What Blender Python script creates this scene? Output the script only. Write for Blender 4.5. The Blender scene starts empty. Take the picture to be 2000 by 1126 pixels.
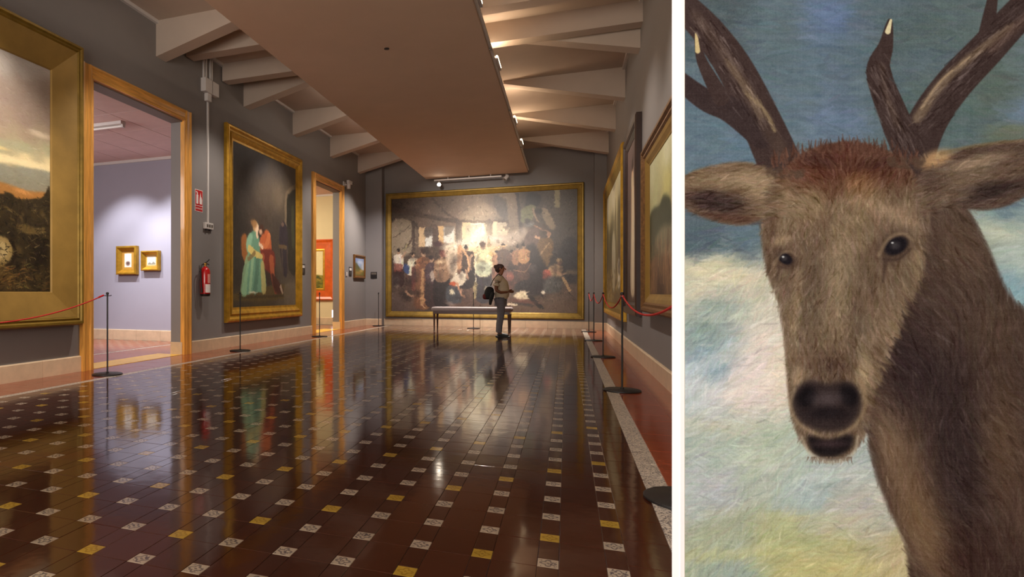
import bpy, bmesh, math, random
import numpy as np
from mathutils import Vector, Matrix, Euler

# ------------------------------------------------------------------ camera, world, lights, exposure
SC = bpy.context.scene
COL = SC.collection
R = math.radians
YAW = R(20.6)
cam_data = bpy.data.cameras.new('camera')
cam = bpy.data.objects.new('camera', cam_data)
COL.objects.link(cam)
cam.location = (0, 0, 1.0)
cam.rotation_euler = (R(90), 0, YAW)
cam_data.sensor_fit = 'HORIZONTAL'
cam_data.sensor_width = 36.0
cam_data.lens = 36.0 * 1180 / 2000
cam_data.shift_x = 337 / 2000
cam_data.shift_y = 8 / 2000
cam_data.clip_start = 0.05
SC.camera = cam

world = bpy.data.worlds.new('world')
SC.world = world
world.use_nodes = True
world.node_tree.nodes['Background'].inputs[0].default_value = (0.5, 0.5, 0.55, 1)
world.node_tree.nodes['Background'].inputs[1].default_value = 0.3

SC.view_settings.view_transform = 'Standard'
SC.view_settings.look = 'None'
SC.view_settings.gamma = 1.0
SC.view_settings.use_curve_mapping = False
SC.view_settings.exposure = 0.50
try:
    SC.cycles.use_denoising = True
    SC.cycles.max_bounces = 8
    SC.cycles.diffuse_bounces = 4
    SC.cycles.glossy_bounces = 4
    SC.cycles.sample_clamp_indirect = 4.0
    SC.cycles.caustics_reflective = False
    SC.cycles.caustics_refractive = False
except Exception:
    pass

WARM = (1.0, 0.80, 0.58)
NEUT = (1.0, 0.90, 0.80)
COOL = (0.93, 0.93, 1.0)

def aim(o, target):
    d = Vector(target) - Vector(o.location)
    o.rotation_euler = d.to_track_quat('-Z', 'Y').to_euler()

def spot(loc, target, power, angle, blend=0.6, color=NEUT, size=0.05):
    l = bpy.data.lights.new('spot_lamp_light', 'SPOT')
    l.energy = power; l.spot_size = R(angle); l.spot_blend = blend
    l.color = color; l.shadow_soft_size = size
    o = bpy.data.objects.new('spot_lamp_light', l); COL.objects.link(o)
    o.location = loc; aim(o, target)
    return o

def area(loc, target, power, sx, sy, color=NEUT, spread=180):
    l = bpy.data.lights.new('area_light', 'AREA')
    l.energy = power; l.shape = 'RECTANGLE'; l.size = sx; l.size_y = sy
    l.color = color; l.spread = R(spread)
    o = bpy.data.objects.new('area_light', l); COL.objects.link(o)
    o.location = loc; aim(o, target)
    return o

def point(loc, power, color=NEUT, size=0.1):
    l = bpy.data.lights.new('lamp_light', 'POINT')
    l.energy = power; l.color = color; l.shadow_soft_size = size
    o = bpy.data.objects.new('lamp_light', l); COL.objects.link(o)
    o.location = loc
    return o

#LIGHTS_BEGIN
# lamps standing on the soffit's left edge, washing the left wall and its pictures steeply from above
for y, pw in ((1.8, 240), (4.3, 300), (6.7, 150), (9.0, 130), (11.4, 320), (13.6, 150), (16.1, 330)):
    spot((-3.95, y, 4.64), (-5.8, y, 1.6), pw*1.1, 72, 0.8, NEUT, 0.06)
# the same on its right edge for the right wall
for y, pw in ((1.5, 120), (3.8, 150), (6.3, 190), (8.6, 150), (11.0, 170), (13.3, 190), (15.6, 200)):
    spot((-1.06, y, 4.70), (1.0, y, 1.6), pw*0.9, 76, 0.8, NEUT, 0.06)
# long throw lamps under the soffit for the giant painting
spot((-3.0, 9.6, 4.0), (-2.7, 18.0, 2.0), 1900, 38, 1.0, NEUT, 0.08)
spot((-1.3, 9.6, 4.0), (-1.2, 18.0, 2.0), 1100, 38, 1.0, NEUT, 0.08)
spot((-3.95, 15.2, 4.64), (-5.5, 17.7, 1.2), 260, 60, 0.8, (1.0, 0.93, 0.93), 0.04)
spot((-3.2, 17.3, 4.1), (-3.0, 16.2, 0.0), 1100, 66, 0.9, NEUT, 0.05)
spot((-1.4, 17.3, 4.1), (-1.0, 16.2, 0.0), 1100, 66, 0.9, NEUT, 0.05)
# lamps above the hanging soffit
for y in (7.1, 9.4, 12.5, 14.4):
    point((-1.10, y, 4.66), 9, WARM, 0.05)
for y in (6.4, 11.4, 13.6):
    point((-3.98, y, 4.72), 7, NEUT, 0.08)
# side rooms
area((-8.9, 5.4, 3.0), (-7.6, 8.6, 1.6), 60, 2.0, 1.2, (1.0, 0.93, 0.90))
spot((-8.6, 8.9, 3.72), (-8.5, 10.3, 1.1), 210, 80, 0.7, (0.95, 0.95, 1.0), 0.06)
spot((-7.3, 8.9, 3.72), (-7.2, 10.3, 0.9), 260, 84, 0.7, (0.95, 0.95, 1.0), 0.06)
spot((-7.0, 8.0, 3.5), (-7.4, 8.9, 0.0), 140, 80, 0.7, (1.0, 0.93, 0.86), 0.06)
area((-8.2, 14.5, 3.9), (-8.2, 15.6, 0), 200, 2.5, 2.5, (1.0, 0.88, 0.66))
# unseen area fill added behind the viewer to brighten soffit and walls
area((-2.6, -2.85, 2.2), (-2.6, 8.0, 3.9), 320, 5.0, 3.4, (1.0, 0.90, 0.80))
# unseen spot added behind the viewer to light the display board evenly
spot((-2.1, -1.9, 2.1), (0.58, 1.55, 1.0), 264, 30, 0.3, (0.96, 0.99, 1.04), 0.08)
#LIGHTS_END

# ------------------------------------------------------------------ materials
MATS = {}
def lin(c):
    c = [x / 255 for x in c]
    return tuple((x / 12.92 if x <= 0.04045 else ((x + 0.055) / 1.055) ** 2.4) for x in c)

def mat(name, rgb, rough=0.5, metal=0.0, noise=0.0, nscale=8.0, bump=0.0, bscale=40.0, emit=0.0,
        coat=0.0, spec=0.5, stretch=(1, 1, 1), objrand=0.0, coords='Object'):
    """procedural material: base colour with noise variation and fine relief"""
    if name in MATS: return MATS[name]
    m = bpy.data.materials.new(name); MATS[name] = m
    m.use_nodes = True
    nt = m.node_tree; N = nt.nodes; L = nt.links
    b = N['Principled BSDF']
    c = lin(rgb)
    b.inputs['Roughness'].default_value = rough
    b.inputs['Metallic'].default_value = metal
    b.inputs['Coat Weight'].default_value = coat
    b.inputs['Coat Roughness'].default_value = 0.06
    b.inputs['Specular IOR Level'].default_value = spec
    b.inputs['Base Color'].default_value = (*c, 1)
    tc = N.new('ShaderNodeTexCoord'); mp = N.new('ShaderNodeMapping')
    L.new(tc.outputs[coords], mp.inputs[0]); mp.inputs['Scale'].default_value = stretch
    if noise > 0:
        nz = N.new('ShaderNodeTexNoise'); nz.inputs['Scale'].default_value = nscale
        nz.inputs['Detail'].default_value = 6; nz.inputs['Roughness'].default_value = 0.6
        L.new(mp.outputs[0], nz.inputs['Vector'])
        cr = N.new('ShaderNodeValToRGB')
        cr.color_ramp.elements[0].position = 0.3; cr.color_ramp.elements[1].position = 0.7
        cr.color_ramp.elements[0].color = (*[x * (1 - noise) for x in c], 1)
        cr.color_ramp.elements[1].color = (*[min(1, x * (1 + noise)) for x in c], 1)
        L.new(nz.outputs['Fac'], cr.inputs[0])
        out = cr.outputs[0]
        if objrand > 0:
            oi = N.new('ShaderNodeObjectInfo'); hs = N.new('ShaderNodeHueSaturation')
            mr = N.new('ShaderNodeMapRange'); mr.inputs[3].default_value = 1 - objrand; mr.inputs[4].default_value = 1 + objrand
            L.new(oi.outputs['Random'], mr.inputs[0]); L.new(mr.outputs[0], hs.inputs['Value'])
            L.new(out, hs.inputs['Color']); out = hs.outputs[0]
        L.new(out, b.inputs['Base Color'])
    if bump > 0:
        nb = N.new('ShaderNodeTexNoise'); nb.inputs['Scale'].default_value = bscale
        nb.inputs['Detail'].default_value = 4
        L.new(mp.outputs[0], nb.inputs['Vector'])
        bp = N.new('ShaderNodeBump'); bp.inputs['Strength'].default_value = bump; bp.inputs['Distance'].default_value = 0.01
        L.new(nb.outputs['Fac'], bp.inputs['Height']); L.new(bp.outputs[0], b.inputs['Normal'])
    if emit > 0:
        b.inputs['Emission Color'].default_value = (*c, 1)
        b.inputs['Emission Strength'].default_value = emit
    return m

M_wall = mat('wall_paint', (135, 130, 128), 0.75, noise=0.03, nscale=1.5, bump=0.05, bscale=90, spec=0.25)
M_wall2 = mat('side_wall_paint', (166, 163, 176), 0.8, noise=0.02, nscale=1.5, spec=0.2)
M_wallc = mat('cream_wall_paint', (225, 210, 170), 0.8, noise=0.03, nscale=1.5, spec=0.2)
M_white = mat('white_plaster', (190, 174, 160), 0.8, noise=0.03, nscale=3, bump=0.03, bscale=60, spec=0.2)
M_soffit = mat('soffit_plaster', (214, 188, 166), 0.8, noise=0.03, nscale=2, spec=0.2)
M_ceil2 = mat('ceiling_board', (226, 200, 194), 0.85, noise=0.04, nscale=5, spec=0.2, objrand=0.03)
M_base = mat('cream_marble', (216, 190, 158), 0.35, noise=0.10, nscale=7, spec=0.5, objrand=0.05)
M_wood = mat('varnished_pine', (222, 160, 76), 0.35, noise=0.28, nscale=5, stretch=(6, 6, 0.5), coat=0.3)
M_woodh = mat('varnished_pine_head', (222, 160, 76), 0.35, noise=0.28, nscale=5, stretch=(6, 0.5, 6), coat=0.3)
M_gold = mat('gilt_wood', (192, 146, 46), 0.36, metal=0.55, noise=0.28, nscale=7, bump=0.15, bscale=30)
M_golddk = mat('old_gilt_wood', (136, 108, 40), 0.45, metal=0.45, noise=0.25, nscale=6, bump=0.1, bscale=30)
M_olive = mat('olive_gilt_wood', (150, 118, 56), 0.5, metal=0.25, noise=0.16, nscale=3, bump=0.06, bscale=25)
M_brownfr = mat('dark_walnut_frame', (52, 34, 28), 0.4, noise=0.25, nscale=6, coat=0.2)
M_carved = mat('carved_brown_gilt', (120, 84, 46), 0.45, metal=0.35, noise=0.4, nscale=22, bump=0.6, bscale=50)
M_orange = mat('orange_wood_frame', (205, 88, 22), 0.35, noise=0.2, nscale=6, coat=0.3)
M_black = mat('black_powder_coat', (26, 24, 24), 0.45, noise=0.1, nscale=30)
M_dark = mat('dark_plastic', (30, 28, 32), 0.4, noise=0.1, nscale=20)
M_plastic = mat('white_plastic', (214, 208, 204), 0.4, noise=0.02, nscale=20)
M_grey = mat('grey_metal', (120, 114, 108), 0.4, metal=0.6, noise=0.05, nscale=20)
M_red = mat('red_enamel', (186, 18, 24), 0.25, noise=0.04, nscale=10, coat=0.4)
M_rope = mat('red_rope_cord', (196, 40, 34), 0.75, noise=0.2, nscale=60, bump=0.6, bscale=150)
M_paper = mat('white_paper', (232, 224, 220), 0.6, noise=0.02, nscale=20)
M_signred = mat('sign_red', (190, 24, 28), 0.4, noise=0.03, nscale=20)
M_emit = mat('lamp_glow', (255, 226, 180), 0.4, emit=14.0)
M_emit_w = mat('lamp_glow_white', (255, 238, 214), 0.4, emit=40.0)
M_grout = mat('dark_grout', (44, 26, 20), 0.6, noise=0.2, nscale=30)
M_board = mat('white_board_paint', (248, 247, 246), 0.6, noise=0.01, nscale=10, spec=0.2)

# ------------------------------------------------------------------ mesh helpers
class MB:
    def __init__(s): s.v = []; s.f = []
    def add(s, vs, fs):
        o = len(s.v); s.v += [tuple(p) for p in vs]; s.f += [tuple(i + o for i in f) for f in fs]
        return s
    def box(s, x0, x1, y0, y1, z0, z1):
        vs = [(x0,y0,z0),(x1,y0,z0),(x1,y1,z0),(x0,y1,z0),(x0,y0,z1),(x1,y0,z1),(x1,y1,z1),(x0,y1,z1)]
        return s.add(vs, [(3,2,1,0),(4,5,6,7),(0,1,5,4),(1,2,6,5),(2,3,7,6),(3,0,4,7)])
    def bbox(s, x0, x1, y0, y1, z0, z1, b=0.005):
        """box with chamfered edges"""
        bm = bmesh.new()
        bmesh.ops.create_cube(bm, size=1)
        for v in bm.verts:
            v.co = Vector(((x0+x1)/2 + v.co.x*(x1-x0), (y0+y1)/2 + v.co.y*(y1-y0), (z0+z1)/2 + v.co.z*(z1-z0)))
        bmesh.ops.bevel(bm, geom=bm.edges[:], offset=b, segments=2, affect='EDGES', profile=0.5)
        return s.bm(bm)
    def bm(s, bm, M=None):
        bm.verts.ensure_lookup_table()
        for i, v in enumerate(bm.verts): v.index = i
        vs = [(M @ v.co if M else v.co)[:] for v in bm.verts]
        fs = [tuple(v.index for v in f.verts) for f in bm.faces]
        bm.free()
        return s.add(vs, fs)
    def tube(s, pts, r, n=12, caps=True):
        """tube along points; r number or list"""
        pts = [Vector(p) for p in pts]; m = len(pts)
        rs = r if isinstance(r, (list, tuple)) else [r] * m
        vs = []; up = Vector((0, 0, 1))
        for i, p in enumerate(pts):
            t = (pts[min(i+1, m-1)] - pts[max(i-1, 0)]).normalized()
            a = up if abs(t.dot(up)) < 0.95 else Vector((1, 0, 0))
            x = t.cross(a).normalized(); y = t.cross(x).normalized()
            for k in range(n):
                an = 2*math.pi*k/n
                vs.append(p + (x*math.cos(an) + y*math.sin(an))*rs[i])
        fs = []
        for i in range(m-1):
            for k in range(n):
                a = i*n+k; b = i*n+(k+1) % n
                fs.append((a, b, b+n, a+n))
        if caps:
            fs.append(tuple(range(n))[::-1]); fs.append(tuple((m-1)*n+k for k in range(n)))
        return s.add(vs, fs)
    def lathe(s, prof, n=24, c=(0, 0, 0)):
        vs = []; fs = []
        m = len(prof)
        for (r, z) in prof:
            for k in range(n):
                an = 2*math.pi*k/n
                vs.append((c[0]+r*math.cos(an), c[1]+r*math.sin(an), c[2]+z))
        for i in range(m-1):
            for k in range(n):
                a = i*n+k; b = i*n+(k+1) % n
                fs.append((a, b, b+n, a+n))
        fs.append(tuple(range(n))[::-1]); fs.append(tuple((m-1)*n+k for k in range(n)))
        return s.add(vs, fs)
    def prism(s, poly, axis, a, b):
        """extrude a 2D polygon along axis from a to b"""
        n = len(poly)
        def P(p, t):
            return (t, p[0], p[1]) if axis == 'x' else (p[0], t, p[1]) if axis == 'y' else (p[0], p[1], t)
        vs = [P(p, a) for p in poly] + [P(p, b) for p in poly]
        fs = [tuple(range(n)), tuple(range(2*n-1, n-1, -1))]
        for i in range(n):
            j = (i+1) % n
            fs.append((i, i+n, j+n, j))
        return s.add(vs, fs)
    def build(s, name, m, parent=None, loc=None, rot=None, smooth=False, fix=True):
        me = bpy.data.meshes.new(name); me.from_pydata(s.v, [], s.f)
        if fix:
            b = bmesh.new(); b.from_mesh(me); bmesh.ops.recalc_face_normals(b, faces=b.faces[:]); b.to_mesh(me); b.free()
        me.materials.append(m)
        if smooth:
            me.polygons.foreach_set('use_smooth', [True]*len(me.polygons))
            try: me.set_sharp_from_angle(angle=R(38))
            except Exception: pass
        o = bpy.data.objects.new(name, me); COL.objects.link(o)
        if parent is not None: o.parent = parent
        if loc: o.location = loc
        if rot: o.rotation_euler = rot
        return o

def empty(name, loc=(0, 0, 0), rz=0.0):
    o = bpy.data.objects.new(name, None); COL.objects.link(o)
    o.location = loc; o.rotation_euler = (0, 0, rz); o.empty_display_size = 0.1
    return o

def tag(o, label=None, cat=None, group=None, kind=None):
    if label: o['label'] = label
    if cat: o['category'] = cat
    if group: o['group'] = group
    if kind: o['kind'] = kind
    return o

def struct(o, label=None):
    o['kind'] = 'structure'
    if label: o['label'] = label
    return o

def copy_tree(o, parent=None):
    c = o.copy(); COL.objects.link(c); c.parent = parent
    for ch in list(o.children): copy_tree(ch, c)
    return c

def shared(name, mesh, parent, loc, rot=(0, 0, 0)):
    o = bpy.data.objects.new(name, mesh); COL.objects.link(o); o.parent = parent
    o.location = loc; o.rotation_euler = rot
    return o

rnd = random.Random(11)
# ------------------------------------------------------------------ the room shell
XL, XR, YB, YF, ZC = -5.8, 1.0, 18.0, -3.0, 5.1
WT = 0.22
D1 = (6.2, 8.25, 3.77); D2 = (13.66, 15.52, 3.77)
LBL_WALL = 'grey painted gallery wall'
w = MB()
for (a, b, z0, z1) in ((YF, D1[0], 0, ZC), (D1[0], D1[1], D1[2], ZC), (D1[1], D2[0], 0, ZC), (D2[0], D2[1], D2[2], ZC), (D2[1], YB, 0, ZC)):
    w.box(XL-WT, XL, a, b, z0, z1)
struct(w.build('wall_left', M_wall), 'long grey wall with the two wood trimmed openings')
struct(MB().box(XR, XR+0.2, YF, YB+0.2, 0, ZC).build('wall_right', M_wall), 'grey wall on the right behind the rope posts')
struct(MB().box(XL, XR, YB, YB+0.2, 0, ZC).build('wall_back', M_wall), 'grey end wall behind the giant crowd painting')
struct(MB().box(XL-WT, XR+0.2, YF-0.2, YF, 0, ZC).build('wall_front', M_wall), 'grey wall at the near end of the hall')
struct(MB().box(XL-WT, XR+0.2, YF-0.2, YB+0.2, ZC, ZC+0.2).build('ceiling', M_white), 'white plaster ceiling above the beams')
# shallow piers beside the end wall
struct(MB().box(XL, -5.28, 17.72, YB, 0, ZC).build('trim_1', M_wall), 'grey pier in the left far corner')
struct(MB().box(0.70, XR, 17.5, YB, 0, ZC).build('trim_2', M_wall), 'grey pier in the right far corner')
# white cornice under the ceiling on both long walls
struct(MB().prism([(XL, ZC-0.05), (XL+0.05, ZC-0.05), (XL+0.05, ZC), (XL, ZC)], 'y', YF, YB).build('trim_3', M_plastic), 'thin white cornice of the left wall')
struct(MB().prism([(XR-0.05, ZC-0.05), (XR, ZC-0.05), (XR, ZC), (XR-0.05, ZC)], 'y', YF, YB).build('trim_4', M_plastic), 'thin white cornice of the right wall')

# hanging soffit: a thin flat panel under the beams
sof = MB().bbox(-3.87, -1.0, YF+0.3, 17.5, 4.33, 4.45, 0.008)
sof = sof.build('hanging_soffit', M_soffit)
tag(sof, 'long flat plaster panel hung under the middle of the ceiling beams', 'ceiling panel')
for y in (4.0, 8.9, 13.5, 16.2):
    for x in (-3.4, -1.5):
        MB().tube([(x, y, 4.44), (x, y, ZC)], 0.012, 8).build('hanger_rod', M_grey, sof)
MB().lathe([(0.0, 0), (0.035, 0), (0.035, -0.008), (0.0, -0.01)], 16, (-2.30, 7.95, 4.33)).build('detector_dot', M_dark, sof)

# beams: tapered ones deep at the wall, thin towards the middle
def tapered(side, y, th=0.24):
    if side < 0:
        poly = [(XL, 4.56), (XL, ZC), (-3.5, ZC), (-3.5, 5.06)]
        poly = [(XL, 4.56), (XL, ZC), (-3.7, ZC), (-3.7, 5.07)]
    else:
        poly = [(XR, 4.54), (XR, ZC), (-1.15, ZC), (-1.15, 5.05)]
    return MB().prism(poly, 'y', y, y+th)
for y in (2.9, 5.3, 7.56, 10.2, 12.42, 14.73, 16.97):
    b = tapered(-1, y).build('ceiling_beam', M_white)
    struct(b, 'tapered white plaster beam on the left wall')
for y in (2.6, 5.0, 7.4, 9.72, 12.1, 14.38, 16.7):
    b = tapered(1, y).build('ceiling_beam', M_white)
    struct(b, 'tapered white plaster beam on the right wall')
for (y, z) in ((8.30, 4.83), (9.40, 4.79)):
    b = MB().box(XL+0.02, XR, y, y+0.22, z, ZC).build('ceiling_beam', M_white)
    struct(b, 'straight cross beam of constant depth under the ceiling')

# door casings
def casing(n, D, label):
    e = empty('door_%d' % n, (XL, D[0], 0)); struct(e, label)
    y0, y1, zt = 0, D[1]-D[0], D[2]
    W = 0.17
    prof = [(0, 0), (0, 0.05), (0.03, 0.06), (0.05, 0.045), (0.12, 0.045), (0.14, 0.06), (W, 0.05), (W, 0)]
    for s in (0, 1):
        base = y1 if s else y0
        sg = 1 if s else -1
        poly = [(p[1], base + sg*p[0]) for p in prof]
        MB().prism(poly, 'z', 0, zt+W).build('jamb_casing', M_wood, e)
        yy = (base-0.02, base) if s else (base, base+0.02)
        MB().box(-WT, 0.0, yy[0], yy[1], 0.2, zt).build('door_reveal', M_wall, e)
        MB().box(-WT, 0.0, yy[0]-(0.012 if s else 0), yy[1]+(0 if s else 0.012), 0, 0.2).build('reveal_plinth', M_base, e)
        MB().box(-0.03, 0.045, yy[0]-(0.008 if s else 0), yy[1]+(0 if s else 0.008), 0, zt).build('jamb_lining', M_wood, e)
    poly = [(p[1], zt + p[0]) for p in prof]
    MB().prism([(a, b) for a, b in poly], 'y', y0-0.0, y1+0.0).build('head_casing', M_woodh, e)
    # prism along y with (x,z)
    MB().box(-WT, 0.0, y0, y1, zt-0.02, zt).build('head_reveal', M_wall, e)
    return e
casing(1, D1, 'tall near opening framed in honey coloured pine')
casing(2, D2, 'narrow looking far opening framed in honey coloured pine')

# marble baseboards made of slabs
def slabs(name, label, axis, fixed, a, b, out, h=0.2, t=0.03, step=0.62):
    e = empty(name); struct(e, label)
    n = max(1, round((b-a)/step)); s = (b-a)/n
    for i in range(n):
        p, q = a+i*s+0.0015, a+(i+1)*s-0.0015
        lo, hi = (fixed, fixed+out*t) if out > 0 else (fixed-t, fixed)
        m = MB()
        prof = [(fixed, 0), (fixed+out*t, 0), (fixed+out*t, h-0.012), (fixed+out*(t-0.012), h), (fixed, h)]
        m.prism(prof, axis, p, q)
        m.build('marble_slab', M_base, e)
slabs('baseboard_left', 'cream marble baseboard of the left wall near the camera', 'y', XL, YF, D1[0]-0.17, 1)
slabs('baseboard_left_middle', 'cream marble baseboard between the two openings', 'y', XL, D1[1]+0.17, D2[0]-0.17, 1)
slabs('baseboard_left_far', 'cream marble baseboard beyond the far opening', 'y', XL, D2[1]+0.17, 17.72, 1)
slabs('baseboard_right', 'cream marble baseboard of the right wall', 'y', XR, YF, 17.5, -1)
slabs('baseboard_back', 'cream marble baseboard under the giant painting', 'x', YB, -5.28, 0.70, -1)
slabs('baseboard_pier_left', 'cream marble plinth of the left far pier', 'x', 17.72, XL, -5.28, -1)
slabs('baseboard_pier_right', 'cream marble plinth of the right far pier', 'x', 17.5, 0.70, XR, -1)

# ------------------------------------------------------------------ floor tiles
def glazed(name, rgb, var, pattern=None, rough=0.09):
    m = bpy.data.materials.new(name); m.use_nodes = True
    nt = m.node_tree; N = nt.nodes; L = nt.links; b = N['Principled BSDF']
    tc = N.new('ShaderNodeTexCoord'); geo = N.new('ShaderNodeNewGeometry'); oi = N.new('ShaderNodeObjectInfo')
    c = lin(rgb)
    nz = N.new('ShaderNodeTexNoise'); nz.inputs['Scale'].default_value = 14; nz.inputs['Detail'].default_value = 5
    L.new(geo.outputs['Position'], nz.inputs['Vector'])
    add = N.new('ShaderNodeMath'); add.operation = 'ADD'
    L.new(oi.outputs['Random'], add.inputs[0]); L.new(geo.outputs['Random Per Island'], add.inputs[1])
    fr = N.new('ShaderNodeMath'); fr.operation = 'FRACT'; L.new(add.outputs[0], fr.inputs[0])
    mr = N.new('ShaderNodeMapRange'); mr.inputs[3].default_value = 1-var; mr.inputs[4].default_value = 1+var
    L.new(fr.outputs[0], mr.inputs[0])
    m2 = N.new('ShaderNodeMapRange'); m2.inputs[3].default_value = 0.75; m2.inputs[4].default_value = 1.25
    L.new(nz.outputs['Fac'], m2.inputs[0])
    mu = N.new('ShaderNodeMath'); mu.operation = 'MULTIPLY'; L.new(mr.outputs[0], mu.inputs[0]); L.new(m2.outputs[0], mu.inputs[1])
    base = N.new('ShaderNodeRGB'); base.outputs[0].default_value = (*c, 1)
    out = base.outputs[0]
    if pattern:
        vo = N.new('ShaderNodeTexNoise'); vo.inputs['Scale'].default_value = pattern[1]; vo.inputs['Detail'].default_value = 1.5
        vo.inputs['Distortion'].default_value = 1.2
        L.new(geo.outputs['Position'], vo.inputs['Vector'])
        cr = N.new('ShaderNodeValToRGB'); cr.color_ramp.interpolation = 'CONSTANT'
        cr.color_ramp.elements[0].position = 0.0; cr.color_ramp.elements[0].color = (*lin(pattern[0]), 1)
        cr.color_ramp.elements[1].position = pattern[2]; cr.color_ramp.elements[1].color = (*c, 1)
        L.new(vo.outputs['Fac'], cr.inputs[0]); out = cr.outputs[0]
        if len(pattern) > 3:
            # glazed ornament: pale rim, dark ring and petals placed on the tile grid
            def mth(op, a, b=None, c=None):
                n = N.new('ShaderNodeMath'); n.operation = op
                for i, q in enumerate((a, b, c)):
                    if q is None: continue
                    if isinstance(q, (int, float)): n.inputs[i].default_value = q
                    else: L.new(q, n.inputs[i])
                return n.outputs[0]
            sp = N.new('ShaderNodeSeparateXYZ'); L.new(geo.outputs['Position'], sp.inputs[0])
            def loc(o_, off, pitch):
                t = mth('SUBTRACT', mth('FRACT', mth('ADD', mth('DIVIDE', mth('SUBTRACT', o_, off), pitch), 0.5+100)), 0.5)
                return mth('MULTIPLY', t, pitch/0.0375)
            u = loc(sp.outputs[0], 0.175, 0.239); v = loc(sp.outputs[1], 2.61, 0.2475)
            r_ = mth('SQRT', mth('ADD', mth('MULTIPLY', u, u), mth('MULTIPLY', v, v)))
            an = mth('ARCTAN2', v, u)
            pet = mth('MULTIPLY', mth('COSINE', mth('MULTIPLY', an, 4.0)), 0.16)
            ring = mth('LESS_THAN', mth('ABSOLUTE', mth('SUBTRACT', r_, mth('ADD', pet, 0.55))), 0.13)
            dot = mth('LESS_THAN', r_, 0.16)
            rim = mth('GREATER_THAN', mth('MAXIMUM', mth('ABSOLUTE', u), mth('ABSOLUTE', v)), 0.84)
            dk = mth('MAXIMUM', ring, dot)
            mx = N.new('ShaderNodeMixRGB'); L.new(mth('MULTIPLY', dk, 0.75), mx.inputs[0]); L.new(out, mx.inputs[1]); mx.inputs[2].default_value = (*lin(pattern[0]), 1)
            m3 = N.new('ShaderNodeMixRGB'); L.new(rim, m3.inputs[0]); L.new(mx.outputs[0], m3.inputs[1]); m3.inputs[2].default_value = (*c, 1)
            out = m3.outputs[0]
    hs = N.new('ShaderNodeHueSaturation'); L.new(out, hs.inputs['Color']); L.new(mu.outputs[0], hs.inputs['Value'])
    L.new(hs.outputs[0], b.inputs['Base Color'])
    nb = N.new('ShaderNodeTexNoise'); nb.inputs['Scale'].default_value = 9; nb.inputs['Detail'].default_value = 2
    L.new(geo.outputs['Position'], nb.inputs['Vector'])
    bp = N.new('ShaderNodeBump'); bp.inputs['Strength'].default_value = 0.06; bp.inputs['Distance'].default_value = 0.01
    L.new(nb.outputs['Fac'], bp.inputs['Height']); L.new(bp.outputs[0], b.inputs['Normal'])
    b.inputs['Roughness'].default_value = rough
    b.inputs['IOR'].default_value = 1.55
    return m
G_brown = glazed('brown_glazed_tile', (66, 31, 18), 0.12)
G_slim = glazed('dark_slim_tile', (64, 30, 18), 0.12)
G_white = glazed('white_patterned_tile', (176, 160, 140), 0.12, ((92, 82, 84), 60, 0.38, 1), 0.15)
G_yellow = glazed('yellow_patterned_tile', (178, 144, 50), 0.08, ((146, 112, 36), 55, 0.30, 1), 0.15)
G_red = glazed('red_brown_tile', (140, 68, 44), 0.12, rough=0.14)
G_strip = glazed('lace_border_tile', (208, 194, 176), 0.05, ((100, 92, 92), 85, 0.46), 0.3)
G_pink = glazed('rose_tile', (150, 84, 66), 0.10, rough=0.2)

floor = MB().box(XL-0.1, XR+0.1, YF-0.1, YB+0.1, -0.12, -0.0025).build('floor', M_grout)
struct(floor, 'glossy brown tiled gallery floor dotted with small inset tiles')
def tile_mesh(name, sx, sy, m):
    e = 0.0014
    b = MB()
    hx, hy = sx/2-0.0006, sy/2-0.0006
    vs = [(-hx,-hy,-0.003),(hx,-hy,-0.003),(hx,hy,-0.003),(-hx,hy,-0.003),
          (-hx,-hy,-0.0010),(hx,-hy,-0.0010),(hx,hy,-0.0010),(-hx,hy,-0.0010),
          (-hx+e,-hy+e,0),(hx-e,-hy+e,0),(hx-e,hy-e,0),(-hx+e,hy-e,0)]
    fs = [(0,1,5,4),(1,2,6,5),(2,3,7,6),(3,0,4,7),(4,5,9,8),(5,6,10,9),(6,7,11,10),(7,4,8,11),(8,9,10,11)]
    me = bpy.data.meshes.new(name); me.from_pydata(vs, [], fs); me.materials.append(m)
    return me, vs, fs
def lay(name, spots, sx, sy, m, parent, limit=300, tilt=0.0011):
    """spots (x,y): the nearest ones become parts, the rest one joined part"""
    me, vs, fs = tile_mesh(name, sx, sy, m)
    vis = [(x, y) for (x, y) in spots if y > 0.9]
    near = sorted(vis, key=lambda p: p[0]**2 + p[1]**2)[:limit]
    ns = set(near)
    for (x, y) in near:
        shared(name, me, parent, (x, y, rnd.uniform(-0.0003, 0.0003)), (rnd.gauss(0, tilt), rnd.gauss(0, tilt), 0))
    rest = [p for p in spots if p not in ns]
    if rest:
        V = np.array(vs); F = []; allv = []
        for i, (x, y) in enumerate(rest):
            a, b = rnd.gauss(0, tilt), rnd.gauss(0, tilt)
            P = V.copy(); P[:, 2] += a*V[:, 0] + b*V[:, 1] + rnd.uniform(-0.0003, 0.0003)
            P[:, 0] += x; P[:, 1] += y
            allv.append(P); F += [tuple(k+12*i for k in f) for f in fs]
        mm = bpy.data.meshes.new(name+'_field'); mm.from_pydata(np.vstack(allv).tolist(), [], F); mm.materials.append(m)
        o = bpy.data.objects.new(name+'_field', mm); COL.objects.link(o); o.parent = parent
        o['kind'] = 'stuff'
PX, PY, DS = 0.239, 0.2475, 0.075
NX = 22
rows = range(-10, 62)
wide, slim, wht, yel = [], [], [], []
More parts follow.
